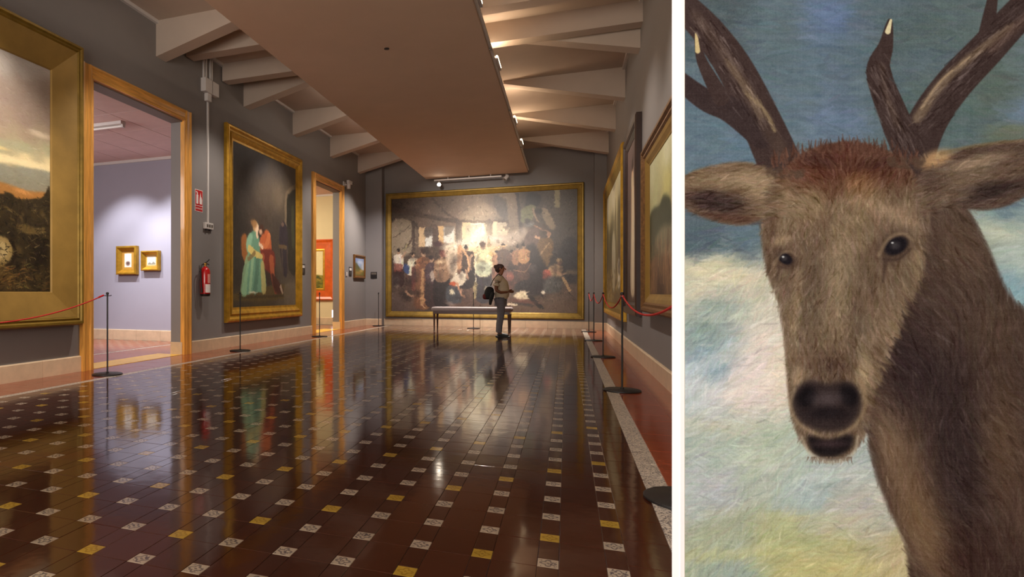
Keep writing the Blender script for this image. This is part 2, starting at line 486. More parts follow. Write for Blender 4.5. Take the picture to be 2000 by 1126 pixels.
for i in range(NX):
    x = 0.175 - PX*i
    for r in rows:
        y = 2.61 + PY*r
        if y < YF+0.15 or y > 17.75: continue
        (yel if ((r + i - 1) % 4 == 0 and (y < 5.5 or rnd.random() < 0.35)) else wht).append((x, y))  # far yellow insets mostly swapped for white, imitating the glaze reflection washing them out
        slim.append((x, y+PY/2))
        if i < NX-1: wide.append((x-PX/2, y+PY/2-DS/2+0.0))
lay('brown_tile', wide, PX-DS, PY, G_brown, floor)
lay('slim_tile', slim, DS, PY-DS, G_slim, floor)
lay('white_inset_tile', wht, DS, DS, G_white, floor)
lay('yellow_inset_tile', yel, DS, DS, G_yellow, floor)
ys = [YF + 0.125 + 0.2475*k for k in range(int((YB-YF)/0.2475))]
xr0 = 0.175+DS/2; xl0 = 0.175-PX*(NX-1)-DS/2
lay('border_tile', [((xr0+0.38)/2, y) for y in ys], 0.38-xr0, 0.2475, G_brown, floor)
lay('border_tile', [((xl0-5.02)/2, y) for y in ys], xl0+5.02, 0.2475, G_brown, floor, 60)
lay('lace_tile', [(0.435, y) for y in ys], 0.11, 0.2475, G_strip, floor)
lay('lace_tile', [(-5.07, y) for y in ys], 0.10, 0.2475, G_strip, floor, 200)
lay('red_tile', [(0.6325, y+0.1) for y in ys], 0.285, 0.2475, G_red, floor)
lay('red_tile', [(0.8875, y) for y in ys], 0.225, 0.2475, G_red, floor, 200)
lay('red_tile', [(-5.29, y+0.1) for y in ys], 0.34, 0.2475, G_red, floor, 100)
lay('red_tile', [(-5.63, y) for y in ys], 0.34, 0.2475, G_red, floor, 100)
# row against the end wall
lay('red_tile', [(-5.0+0.25*k+0.12, 17.86) for k in range(23)], 0.25, 0.2, G_red, floor)

# thresholds
for (D, n) in ((D1, 0), (D2, 1)):
    f = MB().box(XL-WT-0.25, XL, D[0]+0.02, D[1]-0.02, -0.05, 0.004).build('trim_%d' % (5+n), mat('yellow_marble', (226, 178, 66), 0.25, noise=0.12, nscale=8))
    struct(f, 'yellow marble threshold strip')

# ------------------------------------------------------------------ side rooms
X2 = -11.5
def side_room(tagname, y0, y1, zc, wm, lbl):
    struct(MB().box(X2, XL-WT, y1, y1+0.15, 0, zc+0.2).build('wall_%s_back' % tagname, wm), 'back wall of the %s' % lbl)
    struct(MB().box(X2, XL-WT, y0-0.15, y0, 0, zc+0.2).build('wall_%s_front' % tagname, wm), 'near wall of the %s' % lbl)
    struct(MB().box(X2-0.15, X2, y0, y1, 0, zc+0.2).build('wall_%s_side' % tagname, wm), 'far side wall of the %s' % lbl)
    c = struct(MB().box(X2, XL-WT, y0, y1, zc+0.03, zc+0.2).build('ceiling_%s' % tagname, M_white), 'boarded ceiling of the %s' % lbl)
    # ceiling boards
    nx, ny = 8, max(3, round((y1-y0)/0.9))
    sx, sy = (XL-WT-X2)/nx, (y1-y0)/ny
    for i in range(nx):
        for j in range(ny):
            if (X2+sx*(i+1)) < -9.9: continue
            MB().box(X2+i*sx+0.006, X2+(i+1)*sx-0.006, y0+j*sy+0.006, y0+(j+1)*sy-0.006, zc, zc+0.029).build('ceiling_panel', M_ceil2, c)
    struct(MB().box(X2, XL-WT, y1-0.03, y1, zc-0.06, zc).build('trim_%s' % tagname, M_plastic), 'white cornice of the %s' % lbl)
    fl = struct(MB().box(X2, XL-WT, y0, y1, -0.12, -0.0025).build('floor_%s' % tagname, M_grout), 'tiled floor of the %s' % lbl)
    slabs('baseboard_%s' % tagname, 'cream marble baseboard of the %s' % lbl, 'x', y1, X2, XL-WT, -1, h=0.22)
    return fl
f1 = side_room('side_room', 2.0, 10.4, 3.8, M_wall2, 'side room behind the near opening')
f2 = side_room('cream_room', 10.8, 17.6, 4.08, M_wallc, 'cream room behind the far opening')
def pattern_floor(fl, x0, x1, y0, y1, xs):
    """rose border, pale line, then rose tiles with pale insets"""
    nx = int((xs-x0-0.1)/PX)
    W, I = [], []
    ny = int((y1-y0)/PY)
    for j in range(ny):
        y = y0+PY*(j+0.5)
        for i in range(nx):
            x = xs-0.1-PX*(i+0.5)
            W.append((x, y)); 
    me_w = (PX-0.08, PY)
    lay('rose_tile', [(x+0.04, y) for x, y in W], PX-0.08, PY, G_pink, fl, 200)
    lay('pale_inset_tile', [(x-PX/2+0.04, y) for x, y in W], 0.08, DS, G_white, fl, 200)
    lay('rose_slim_tile', [(x-PX/2+0.04, y+PY/2) for x, y in W], 0.08, PY-DS, G_pink, fl, 200)
    lay('pale_line_tile', [(xs-0.05, y0+PY*(j+0.5)) for j in range(ny)], 0.08, PY, G_strip, fl, 100)
    a = XL-WT-0.25
    lay('rose_border_tile', [((xs+a)/2, y0+PY*(j+0.5)) for j in range(ny)], a-xs, PY, G_pink, fl, 100)
    lay('rose_border_tile', [(a+0.125, y0+PY*(j+0.5)) for j in range(ny)], 0.25, PY, G_pink, fl, 60)
pattern_floor(f1, -11, XL, 4.4, 10.35, -7.1)
pattern_floor(f2, -11, XL, 12.2, 17.55, -7.1)
# ------------------------------------------------------------------ painting by code: polygons, tapered strokes and brush passes on arrays
def _smooth_noise(h, w_, cell, rs, oct_=3):
    out = np.zeros((h, w_), np.float32); amp = 1.0; tot = 0
    for _ in range(oct_):
        gh, gw = int(h/cell)+3, int(w_/cell)+3
        g = rs.rand(gh, gw).astype(np.float32)
        ys = np.arange(h)/cell; xs = np.arange(w_)/cell
        y0 = ys.astype(int); x0 = xs.astype(int); fy = (ys-y0)[:, None]; fx = (xs-x0)[None, :]
        fy = fy*fy*(3-2*fy); fx = fx*fx*(3-2*fx)
        a = g[y0][:, x0]; b = g[y0][:, x0+1]; c = g[y0+1][:, x0]; d = g[y0+1][:, x0+1]
        out += amp*((a*(1-fx)+b*fx)*(1-fy)+(c*(1-fx)+d*fx)*fy); tot += amp
        amp *= 0.5; cell = max(1.5, cell/2)
    return out/tot*2-1

def _blur(a, r):
    r = int(round(r))
    if r < 1: return a
    for ax in (0, 1):
        for _ in range(2):
            p = np.pad(a, [(r+1, r) if k == ax else (0, 0) for k in range(a.ndim)], mode='edge')
            c = np.cumsum(p, axis=ax, dtype=np.float64)
            n = a.shape[ax]
            hi = np.take(c, np.arange(2*r+1, 2*r+1+n), axis=ax); lo = np.take(c, np.arange(0, n), axis=ax)
            a = ((hi-lo)/(2*r+1)).astype(np.float32)
    return a

def _catmull(P, n=8, closed=False):
    P = np.asarray(P, float); m = len(P)
    if m < 3: return P
    out = []
    rng = range(m) if closed else range(m-1)
    for i in rng:
        p1 = P[i]; p2 = P[(i+1) % m]
        p0 = P[(i-1) % m] if closed or i > 0 else p1
        p3 = P[(i+2) % m] if closed or i+2 < m else p2
        for k in range(n):
            t = k/n
            out.append(0.5*((2*p1)+(-p0+p2)*t+(2*p0-5*p1+4*p2-p3)*t*t+(-p0+3*p1-3*p2+p3)*t**3))
    if not closed: out.append(P[-1])
    return np.array(out)

class Paint:
    """coordinates given to it are carried through the homography that sends quad (tl,tr,br,bl) to the canvas"""
    def __init__(s, W, H, quad, base=(100, 90, 80), seed=1, s0=0.0, s1=1.0):
        s.W, s.H = W, H; s.rs = np.random.RandomState(seed)
        s.a = np.ones((H, W, 3), np.float32)*np.array(base, np.float32)
        dst = [(s0*W, 0), (s1*W, 0), (s1*W, H), (s0*W, H)]
        A = []; B = []
        for (x, y), (u, v) in zip(quad, dst):
            A.append([x, y, 1, 0, 0, 0, -u*x, -u*y]); B.append(u)
            A.append([0, 0, 0, x, y, 1, -v*x, -v*y]); B.append(v)
        s.h = np.append(np.linalg.solve(np.array(A, float), np.array(B, float)), 1).reshape(3, 3)
        q = np.array(quad, float)
        s.k = (s1-s0)*W/abs(q[1][0]-q[0][0])
        s.ky = H/np.mean([q[3][1]-q[0][1], q[2][1]-q[1][1]])
    def T(s, P):
        P = np.asarray(P, float).reshape(-1, 2)
        q = np.c_[P, np.ones(len(P))] @ s.h.T
        return q[:, :2]/q[:, 2:3]
    def _mix(s, sl, m, c):
        m = m[..., None]; s.a[sl] = s.a[sl]*(1-m)+np.asarray(c, np.float32)*m
    def field(s, pts, p=2.2):
        """smooth colour field through points (x, y, colour)"""
        gh, gw = 96, 96
        yy, xx = np.mgrid[0:gh, 0:gw]; yy = (yy+.5)*s.H/gh; xx = (xx+.5)*s.W/gw
        Q = s.T([(a, b) for a, b, c in pts]); num = 0; den = 0
        asp = 1.0
        for (qx, qy), (_, _, c) in zip(Q, pts):
            w_ = 1/(((xx-qx)**2+(yy-qy)**2)**(p/2)*1e-3+1)
            num = num+w_[..., None]*np.array(c, float); den = den+w_
        f = (num/den[..., None]).astype(np.float32)
        ys = np.clip(np.arange(s.H)*gh/s.H-.5, 0, gh-1.001); xs = np.clip(np.arange(s.W)*gw/s.W-.5, 0, gw-1.001)
        y0 = ys.astype(int); x0 = xs.astype(int); fy = (ys-y0)[:, None, None]; fx = (xs-x0)[None, :, None]
        s.a = ((f[y0][:, x0]*(1-fx)+f[y0][:, x0+1]*fx)*(1-fy)+(f[y0+1][:, x0]*(1-fx)+f[y0+1][:, x0+1]*fx)*fy).astype(np.float32)
    def mask(s, P, soft=1.0, smooth=True):
        Q = s.T(P)
        if smooth: Q = _catmull(Q, 6, True)
        pad = int(soft*2+3)
        x0 = max(0, int(Q[:, 0].min())-pad); x1 = min(s.W, int(Q[:, 0].max())+pad+1)
        y0 = max(0, int(Q[:, 1].min())-pad); y1 = min(s.H, int(Q[:, 1].max())+pad+1)
        if x1 <= x0 or y1 <= y0: return None, None
        m = np.zeros((y1-y0, x1-x0), np.float32)
        xs = np.arange(x0, x1)+.5
        for r in range(y1-y0):
            y = y0+r+.5
            A, B = Q, np.roll(Q, -1, 0)
            c = (A[:, 1] <= y) != (B[:, 1] <= y)
            if not c.any(): continue
            xi = A[c, 0]+(y-A[c, 1])*(B[c, 0]-A[c, 0])/(B[c, 1]-A[c, 1])
            m[r] = (np.searchsorted(np.sort(xi), xs) % 2)
        return (slice(y0, y1), slice(x0, x1)), np.clip(_blur(m, soft), 0, 1)
    def poly(s, P, c, soft=1.0, a=1.0, smooth=True):
        sl, m = s.mask(P, soft, smooth)
        if m is not None: s._mix(sl, m*a, c)
    def rect(s, x0, y0, x1, y1, c, soft=1, a=1):
        s.poly([(x0, y0), (x1, y0), (x1, y1), (x0, y1)], c, soft, a, False)
    def blob(s, x, y, rx, ry, c, ang=0, soft=0.5, a=1.0):
        """soft: 0 hard edge .. 1 gaussian"""
        (cx, cy), = s.T([(x, y)]); rx = max(.6, rx*s.k); ry = max(.6, ry*s.ky)
        R_ = max(rx, ry)*(1+soft)+2
        x0 = max(0, int(cx-R_)); x1 = min(s.W, int(cx+R_)+1); y0 = max(0, int(cy-R_)); y1 = min(s.H, int(cy+R_)+1)
        if x1 <= x0 or y1 <= y0: return
        yy, xx = np.mgrid[y0:y1, x0:x1].astype(np.float32); xx = xx+.5-cx; yy = yy+.5-cy
        ca, sa = math.cos(math.radians(ang)), math.sin(math.radians(ang))
        d = np.sqrt(((xx*ca+yy*sa)/rx)**2+((-xx*sa+yy*ca)/ry)**2)
        m = np.clip((1+soft-d)/(2*soft+1e-3), 0, 1); m = m*m*(3-2*m)
        s._mix((slice(y0, y1), slice(x0, x1)), m*a, c)
    def line(s, P, w0, w1, c, a=1.0, soft=0.8, wm=None):
        """tapered stroke through points"""
        Q = _catmull(s.T(P), 6); n = len(Q)
        t = np.linspace(0, 1, n)
        w0, w1 = w0*s.k, w1*s.k
        W_ = w0+(w1-w0)*t if wm is None else np.interp(t, [0, .5, 1], [w0, wm*s.k, w1])
        s._seg(Q, np.maximum(W_, .5), c, a, soft)
    def _seg(s, Q, W_, c, a, soft):
        pad = W_.max()+soft+2
        x0 = max(0, int(Q[:, 0].min()-pad)); x1 = min(s.W, int(Q[:, 0].max()+pad)+1)
        y0 = max(0, int(Q[:, 1].min()-pad)); y1 = min(s.H, int(Q[:, 1].max()+pad)+1)
        if x1 <= x0 or y1 <= y0: return
        yy, xx = np.mgrid[y0:y1, x0:x1].astype(np.float32); xx += .5; yy += .5
        best = np.full(xx.shape, -1e9, np.float32)
        for i in range(len(Q)-1):
            ax, ay = Q[i]; dx, dy = Q[i+1]-Q[i]; l2 = dx*dx+dy*dy+1e-9
            t = np.clip(((xx-ax)*dx+(yy-ay)*dy)/l2, 0, 1)
            d = np.sqrt((xx-ax-t*dx)**2+(yy-ay-t*dy)**2)
            best = np.maximum(best, W_[i]+(W_[i+1]-W_[i])*t-d)
        m = np.clip(best/(2*soft)+.5, 0, 1)
        s._mix((slice(y0, y1), slice(x0, x1)), m*a, c)
    def brush(s, n, region, ang, ln, wd, jit=18, a=.6, spread=18, curve=.2, hue=5, pick=None):
        """repaint with n short strokes that take the colour under them. ang: degrees or function(x, y) in canvas px"""
        if region is None: x0, y0, x1, y1 = 0, 0, s.W, s.H; M = None
        else:
            sl, M = region
            y0, y1 = sl[0].start, sl[0].stop; x0, x1 = sl[1].start, sl[1].stop
        rs = s.rs; src = s.a.copy()
        X = rs.uniform(x0, x1, n); Y = rs.uniform(y0, y1, n)
        for x, y in zip(X, Y):
            ix, iy = int(min(x, s.W-1)), int(min(y, s.H-1))
            if M is not None and rs.rand() > M[iy-y0, ix-x0]: continue
            c = src[iy, ix]+rs.normal(0, jit)+rs.normal(0, hue, 3)
            an = (ang(x, y) if callable(ang) else ang)+rs.normal(0, spread)
            l = ln*rs.uniform(.5, 1.4); r = math.radians(an); dx, dy = math.cos(r)*l/2, math.sin(r)*l/2
            b = rs.normal(0, curve*.45)*l
            Q = np.array([(x-dx, y-dy), (x-dy/l*b, y+dx/l*b), (x+dx, y+dy)])
            w_ = wd*rs.uniform(.5, 1.3)
            s._seg(Q, np.array([w_*.5, w_, w_*.3]), c, a*rs.uniform(.4, 1), .8)
    def warp(s, amp, cell):
        yy, xx = np.mgrid[0:s.H, 0:s.W]
        dx = _smooth_noise(s.H, s.W, cell, s.rs)*amp*2; dy = _smooth_noise(s.H, s.W, cell, s.rs)*amp*2
        X = np.clip(xx+dx, 0, s.W-1).astype(int); Y = np.clip(yy+dy, 0, s.H-1).astype(int)
        s.a = s.a[Y, X]
    def grain(s, amt=4, cell=2.0, weave=0):
        s.a += (_smooth_noise(s.H, s.W, cell, s.rs, 2)*amt*2)[..., None]
        s.a += (_smooth_noise(s.H, s.W, cell*12, s.rs, 3)*amt)[..., None]
        if weave:
            yy, xx = np.mgrid[0:s.H, 0:s.W]
            hx = _smooth_noise(s.H, 1, 1.5, s.rs, 1); vx = _smooth_noise(1, s.W, 1.5, s.rs, 1)
            s.a += ((hx+vx)*weave)[..., None]
    def out(s, gain=1.0, sat=1.0):
        a = s.a/255
        if sat != 1: g = a.mean(axis=2, keepdims=True); a = g+(a-g)*sat
        return np.clip(a*gain, 0, 1).astype(np.float32)

PAINT = {}

# ---- stag: a plain studio-made stag head on the colours of the photographed canvas
def paint_stag():
    x1, y0, y1 = 687, -24, 1150
    p = Paint(687, 1174, [(0, y0), (x1, y0), (x1, y1), (0, y1)], seed=5)
    sky = (80, 100, 108); blu = (90, 112, 140); 
    p.field([(60,30,(70,84,92)),(170,60,(84,103,114)),(300,30,(88,112,142)),(250,200,(86,107,122)),(330,40,(82,100,108)),(300,220,(88,108,128)),(440,90,(78,96,100)),
             (480,230,(78,98,100)),(600,180,(86,102,98)),(660,210,(96,120,138)),(640,260,(92,106,96)),(560,260,(84,104,108)),(30,260,(82,104,120)),(100,290,(84,108,126)),
             (20,470,(72,90,102)),(110,470,(82,104,118)),(640,390,(104,128,140)),(660,330,(92,110,112)),(650,470,(158,172,164)),(590,470,(150,165,158)),(660,560,(128,160,172)),
             (40,560,(176,176,160)),(120,530,(170,170,156)),(30,650,(128,146,146)),(60,690,(120,144,158)),(170,640,(178,176,166)),(120,760,(190,184,180)),(180,740,(196,188,184)),(20,760,(170,180,184)),
             (60,860,(152,166,160)),(160,860,(160,174,160)),(60,960,(158,166,170)),(240,960,(152,170,172)),(330,900,(160,172,172)),(60,1060,(150,160,138)),(200,1060,(160,166,128)),
             (380,1010,(166,170,160)),(300,1100,(170,170,126)),(100,1130,(140,158,150)),(420,1080,(172,164,130)),(330,1000,(168,170,164)),(230,1130,(168,168,122))], p=3.4)
    p.warp(16, 60)
    for (x, y, rx, ry, c, an, al) in [(300,45,55,30,(90,112,148),10,.5),(300,235,60,22,(96,118,148),5,.5),(470,120,70,25,(88,108,130),-10,.35),(655,225,40,28,(100,126,150),0,.6),
            (640,255,35,12,(110,112,86),-10,.5),(60,520,60,22,(196,190,160),-8,.7),(120,545,50,16,(204,196,168),8,.6),(150,600,60,26,(188,186,172),-25,.5),(60,600,50,14,(120,144,146),0,.6),
            (160,690,50,50,(204,196,190),-45,.7),(110,750,60,24,(206,198,194),-20,.6),(60,700,60,14,(196,200,196),-30,.5),(190,740,20,60,(206,198,176),5,.6),(20,720,40,16,(150,170,184),-25,.6),
            (60,830,70,12,(196,190,162),5,.4),(150,900,70,14,(184,192,180),12,.5),(250,1010,110,10,(178,176,128),3,.4),(120,1080,120,10,(178,178,126),-4,.5),(320,1110,90,14,(186,182,124),4,.5),
            (610,455,40,16,(180,188,172),10,.8),(650,500,30,30,(170,186,180),40,.6),(645,600,20,50,(140,170,180),-35,.5),(270,930,60,10,(190,200,198),-10,.5),(370,960,40,12,(196,196,184),30,.4)]:
        p.blob(x, y, rx, ry, c, an, .9, al)
    p.brush(9000, None, lambda x, y: 4 if y < 500 else -25+22*math.sin(x/70+y/90), 44, 4.5, 7, .5, 16, hue=3)
    p.brush(7000, p.mask([(0,520),(200,500),(250,760),(380,900),(460,1150),(0,1150)], 8), lambda x, y: -28+26*math.sin(x/60+y/70), 30, 2.4, 13, .5, 22, hue=4)
    # --- far antler (left), a plain sweeping beam with two points
    an1, an2, hi = (58, 44, 42), (76, 60, 52), (128, 110, 88)
    p.line([(196,345),(150,240),(95,130),(35,50),(-30,-10)], 44, 26, an1, soft=1.5)
    p.line([(150,260),(90,215),(40,195),(-20,150)], 30, 17, (52,40,40), soft=1.5)
    p.line([(70,190),(48,150),(30,110),(24,62)], 17, 5, an1, soft=1.2)
    p.line([(25,100),(22,66)], 5, 2.5, (176,160,118))
    p.line([(190,300),(140,210),(80,110),(20,30)], 15, 9, an2, a=.6, soft=6)
    p.line([(150,225),(115,165),(85,125)], 9, 5, hi, a=.45, soft=3)
    p.line([(175,255),(155,215),(120,185)], 4, 2, (150,132,96), a=.6, soft=2)
    # --- near antler (right)
    p.line([(440,335),(470,245),(520,170),(590,95),(650,30),(710,-30)], 40, 30, an1, soft=1.5)
    p.line([(440,300),(405,220),(378,140),(392,90),(400,42)], 33, 5, an1, soft=1.3, wm=24)
    p.line([(396,62),(402,40)], 5.5, 2.5, (192,184,150))
    p.line([(585,110),(590,60),(602,-10)], 22, 9, an1, soft=1.3)
    p.line([(455,230),(500,165),(560,110),(640,50)], 10, 7, (122,104,84), a=.7, soft=4)
    p.line([(462,212),(500,158),(556,112)], 3, 2, (170,152,120), a=.6, soft=1.5)
    p.line([(420,250),(395,190),(386,130)], 8, 4, an2, a=.7, soft=4)
    p.line([(600,95),(655,45),(690,10)], 10, 8, (90,70,62), a=.6, soft=5)
    # --- neck and shoulder
    neck = [(500,330),(548,400),(590,480),(625,560),(665,610),(720,650),(730,1180),(470,1160),(430,1060),(385,960),(362,880),(350,760),(330,600),(330,450)]
    p.poly(neck, (66,50,44), 3)
    nm = p.mask(neck, 3)
    for (x, y, rx, ry, c, an, al) in [(430,900,48,170,(100,78,60),-18,.9),(470,1040,40,110,(116,92,66),-22,.8),(400,860,20,70,(126,104,82),-8,.7),(540,480,60,90,(88,70,56),-20,.8),(600,640,60,60,(84,66,52),0,.6),
            (450,720,80,90,(44,32,34),10,.8),(540,880,60,160,(46,34,34),-10,.8),(620,760,50,120,(76,58,48),0,.7),(650,960,60,120,(82,62,50),0,.8),(560,1090,50,60,(52,32,26),0,.8),(640,1110,60,40,(58,40,34),0,.6),
            (520,620,60,70,(74,58,50),0,.6),(620,860,30,80,(96,74,54),0,.5)]:
        sl, m = p.mask(neck, 3)
        b = p.a.copy(); p.blob(x, y, rx, ry, c, an, .9, al)
        mm = np.zeros((p.H, p.W), np.float32); mm[sl] = m
        p.a = b*(1-mm[..., None])+p.a*mm[..., None]
    # --- ears
    earL = [(185,352),(130,318),(60,322),(0,345),(-10,395),(40,425),(110,440),(165,420),(190,395)]
    p.poly(earL, (104,84,64), 2)
    p.blob(60,395,60,22,(50,36,36),8,.6,.9); p.blob(100,350,70,16,(138,120,94),-4,.8,.7); p.blob(150,365,30,26,(146,128,102),30,.8,.8); p.blob(90,425,60,9,(70,44,36),6,.7,.7)
    earR = [(455,345),(520,300),(590,282),(690,278),(690,350),(650,392),(590,410),(520,405),(470,420)]
    p.poly(earR, (84,66,56), 2)
    p.blob(590,372,75,18,(50,38,36),-12,.6,.9); p.blob(570,318,60,12,(150,132,108),-14,.7,.8); p.blob(560,345,50,18,(112,94,76),-14,.8,.8); p.blob(490,310,32,15,(176,144,100),-20,.6,.85)
    p.line([(500,300),(560,286),(640,276),(690,276)], 4, 2, (120,98,66), a=.6, soft=2); p.blob(640,330,40,20,(98,78,62),-20,.8,.7); p.blob(520,385,40,12,(122,102,80),-10,.8,.6)
    # --- head: long frontal shape narrowing to the muzzle
    head = [(180,345),(230,300),(300,278),(370,285),(430,318),(468,380),(478,450),(462,540),(432,610),(402,690),(372,770),(352,850),(310,893),(255,888),(218,845),(202,770),(196,690),(184,600),(160,530),(148,450),(156,390)]
    p.poly(head, (106,88,70), 2.5)
    shade = [(310,330,110,40,(92,56,40),0,.95),(330,285,60,22,(80,46,38),0,.9),(250,300,40,16,(78,50,40),-20,.8),(400,335,50,26,(92,64,48),25,.7),(300,390,80,30,(112,86,64),0,.7),(260,350,50,22,(100,66,46),-15,.6),
        (360,400,26,34,(128,106,72),10,.6),(205,430,40,40,(128,110,86),0,.7),(190,380,18,34,(140,118,90),10,.6),(270,450,50,50,(98,78,60),0,.7),(300,560,34,120,(122,106,84),4,.7),(290,660,50,70,(112,94,72),0,.6),
        (400,420,60,26,(122,102,82),15,.7),(385,405,46,8,(160,140,112),12,.6),(440,470,22,60,(124,104,80),0,.6),(215,520,24,50,(90,70,56),0,.7),(360,560,26,60,(92,74,58),8,.7),(385,640,36,60,(118,98,78),10,.6),
        (245,620,26,90,(92,76,62),0,.6),(230,720,22,60,(112,92,74),0,.7),(350,720,30,40,(140,124,92),0,.6),(300,720,44,40,(92,72,58),0,.7),(440,560,24,60,(96,78,62),10,.6),(330,470,30,26,(110,90,70),0,.6)]
    mm = np.zeros((p.H, p.W), np.float32); sl, m = p.mask(head, 2.5); mm[sl] = m
    b = p.a.copy()
    for (x, y, rx, ry, c, an, al) in shade: p.blob(x, y, rx, ry, c, an, .95, al)
    p.a = b*(1-mm[..., None])+p.a*mm[..., None]
    # broad modelling: cheek planes, brow ridges, dark sides
    b = p.a.copy()
    for (x, y, rx, ry, c, an, al) in [(168,450,14,90,(84,64,50),4,.7),(470,470,10,80,(82,64,52),-4,.7),(300,330,120,30,(82,46,34),0,.8),(260,312,40,12,(60,34,30),10,.7),(380,318,50,12,(62,36,30),-6,.7),(340,360,26,22,(128,92,58),0,.7),(285,372,22,16,(86,56,40),0,.7),
            (245,400,26,30,(134,116,86),-20,.6),(330,430,30,50,(134,116,88),5,.5),(300,520,18,90,(140,124,98),3,.5),(335,640,14,60,(84,68,54),4,.6),(250,540,16,60,(86,70,56),4,.6),(215,600,10,70,(140,122,94),6,.6),(372,720,16,50,(96,76,60),14,.7),
            (352,735,14,26,(172,156,122),10,.6),(222,745,10,26,(160,144,114),-8,.7),(285,715,30,22,(74,56,46),0,.7),(455,520,12,50,(146,126,98),2,.5),(420,610,18,60,(130,112,88),22,.5),(400,690,14,60,(146,128,102),20,.4),(430,430,34,8,(168,150,120),14,.5),(186,470,20,7,(156,136,106),-20,.6)]:
        p.blob(x, y, rx, ry, c, an, .95, al)
    p.a = b*(1-mm[..., None])+p.a*mm[..., None]
    # fur strokes
    def flow(x, y):
        y -= 24
        if y < 430: return -90+(x-320)*.45+25*math.sin(x/31+y/37)
        return 90-(x-300)*.14+12*math.sin(y/40)
    p.brush(9000, p.mask(head, 3), flow, 20, 2.2, 17, .55, 20, hue=3)
    p.brush(6000, p.mask(head, 3), flow, 11, 1.0, 26, .5, 24, hue=3)
    p.brush(6000, nm, lambda x, y: 66+22*math.sin(x/50+y/80), 34, 3.0, 11, .5, 14, hue=2)
    p.brush(3500, nm, lambda x, y: 66+22*math.sin(x/50+y/80), 18, 1.2, 18, .45, 16, hue=2)
    for e in (earL, earR): p.brush(2200, p.mask(e, 2), -14 if e is earR else 172, 22, 1.6, 18, .55, 14, hue=3)
    an_m = [([(150,240),(95,130),(35,50)], 58), ([(470,245),(520,170),(590,95),(650,30)], -42), ([(440,300),(405,220),(378,140)], 62)]
    for P_, d_ in an_m:
        Q_ = _catmull(P_, 30)
        for i in range(420):
            q_ = Q_[p.rs.randint(len(Q_))]; x = q_[0]+p.rs.normal(0, 13); y = q_[1]+p.rs.normal(0, 13); r_ = math.radians(d_+p.rs.normal(0, 8)); l_ = p.rs.uniform(6, 16)
            iy, ix = int(np.clip(y+24, 0, p.H-1)), int(np.clip(x, 0, p.W-1)); c_ = p.a[iy, ix]
            if (c_[2] > 100 and c_[2] > c_[0]) or c_.sum() > 340: continue
            p.line([(x-l_*math.cos(r_), y-l_*math.sin(r_)), (x+l_*math.cos(r_), y+l_*math.sin(r_))], 1.6, .6, c_+p.rs.normal(3, 15), .55)
    # tuft edge
    for i in range(170):
        t = p.rs.rand(); x = 170+290*t; y = 305-30*math.sin(math.pi*t)+p.rs.normal(0, 7)
        v_ = p.rs.normal(0,12); p.line([(x, y+16), (x+p.rs.normal(0,5), y-2)], 2.2, .6, (84+v_, 54+v_*.8, 42+v_*.7), .6)
    # burrs at the antler roots
    for (cx, cy) in ((196,338),(430,318)):
        for i in range(46):
            a_ = p.rs.uniform(0, 6.28); p.blob(cx+30*math.cos(a_)+p.rs.normal(0,4), cy+7*math.sin(a_)+p.rs.normal(0,3), 5, 3, (78, 60, 48), p.rs.uniform(0,180), .8, .5)
    # --- eyes, both looking forward
    for (ex, ey, sc, tl) in ((412, 480, 1.0, -28), (196, 505, .62, 30)):
        p.blob(ex, ey, 36*sc, 26*sc, (62,46,38), tl, .7, .85)
        p.blob(ex, ey, 24*sc, 16*sc, (22,18,24), tl, .25, 1)
        p.blob(ex-2, ey-1, 8*sc, 7*sc, (62,60,62), 0, .8, .8)
        p.blob(ex-7*sc, ey-6*sc, 2.6, 2, (176,180,182), 0, .5, .9)
        p.line([(ex-34*sc, ey+18*sc), (ex-14*sc, ey-14*sc), (ex+14*sc, ey-24*sc), (ex+34*sc, ey-10*sc)], 4*sc, 3*sc, (136,116,92), .6, 2.5)
        p.line([(ex-24*sc, ey+26*sc), (ex+4, ey+26*sc), (ex+28*sc, ey+6*sc)], 3*sc, 2*sc, (60,44,38), .6, 2)
        p.line([(ex-20*sc, ey+26*sc), (ex-26*sc, ey+70*sc)], 5*sc, 2, (66,50,42), .7, 3)
    # --- muzzle
    p.poly([(212,765),(240,742),(278,748),(318,744),(338,762),(342,800),(318,834),(275,842),(232,828),(212,800)], (44,34,34), 5)
    p.blob(238,775,17,21,(14,10,14),30,.5,.95); p.blob(320,772,17,21,(14,10,14),-30,.5,.95)
    p.blob(278,778,30,12,(82,72,76),0,.9,.6); p.blob(278,806,40,12,(24,18,22),0,.8,.8)
    p.line([(214,760),(206,790),(222,826),(262,850)], 4, 3, (150,132,104), .5, 3); p.line([(345,745),(352,790),(334,828),(298,850)], 4, 3, (140,120,92), .6, 3)
    p.poly([(240,850),(278,858),(326,848),(322,876),(288,892),(252,884)], (24,18,20), 4); p.blob(284,866,30,7,(60,44,48),0,.8,.7)
    p.line([(228,852),(244,884),(284,902),(326,888),(338,852)], 3, 3, (166,158,140), .6, 2.5)
    for i in range(60):
        x = p.rs.uniform(240, 330); p.line([(x, 892), (x+p.rs.normal(0,3), 892+p.rs.uniform(4,14))], 1.2, .5, (112, 96, 82), .5)
    p.grain(4.5, 1.5, weave=2.2)
    p.a = np.where(p.a > 120, 120+(p.a-120)*1.18, p.a)*np.array((1.0, 1.0, .985), np.float32)
    return p.out(1.03, .88)
PAINT['stag'] = paint_stag()

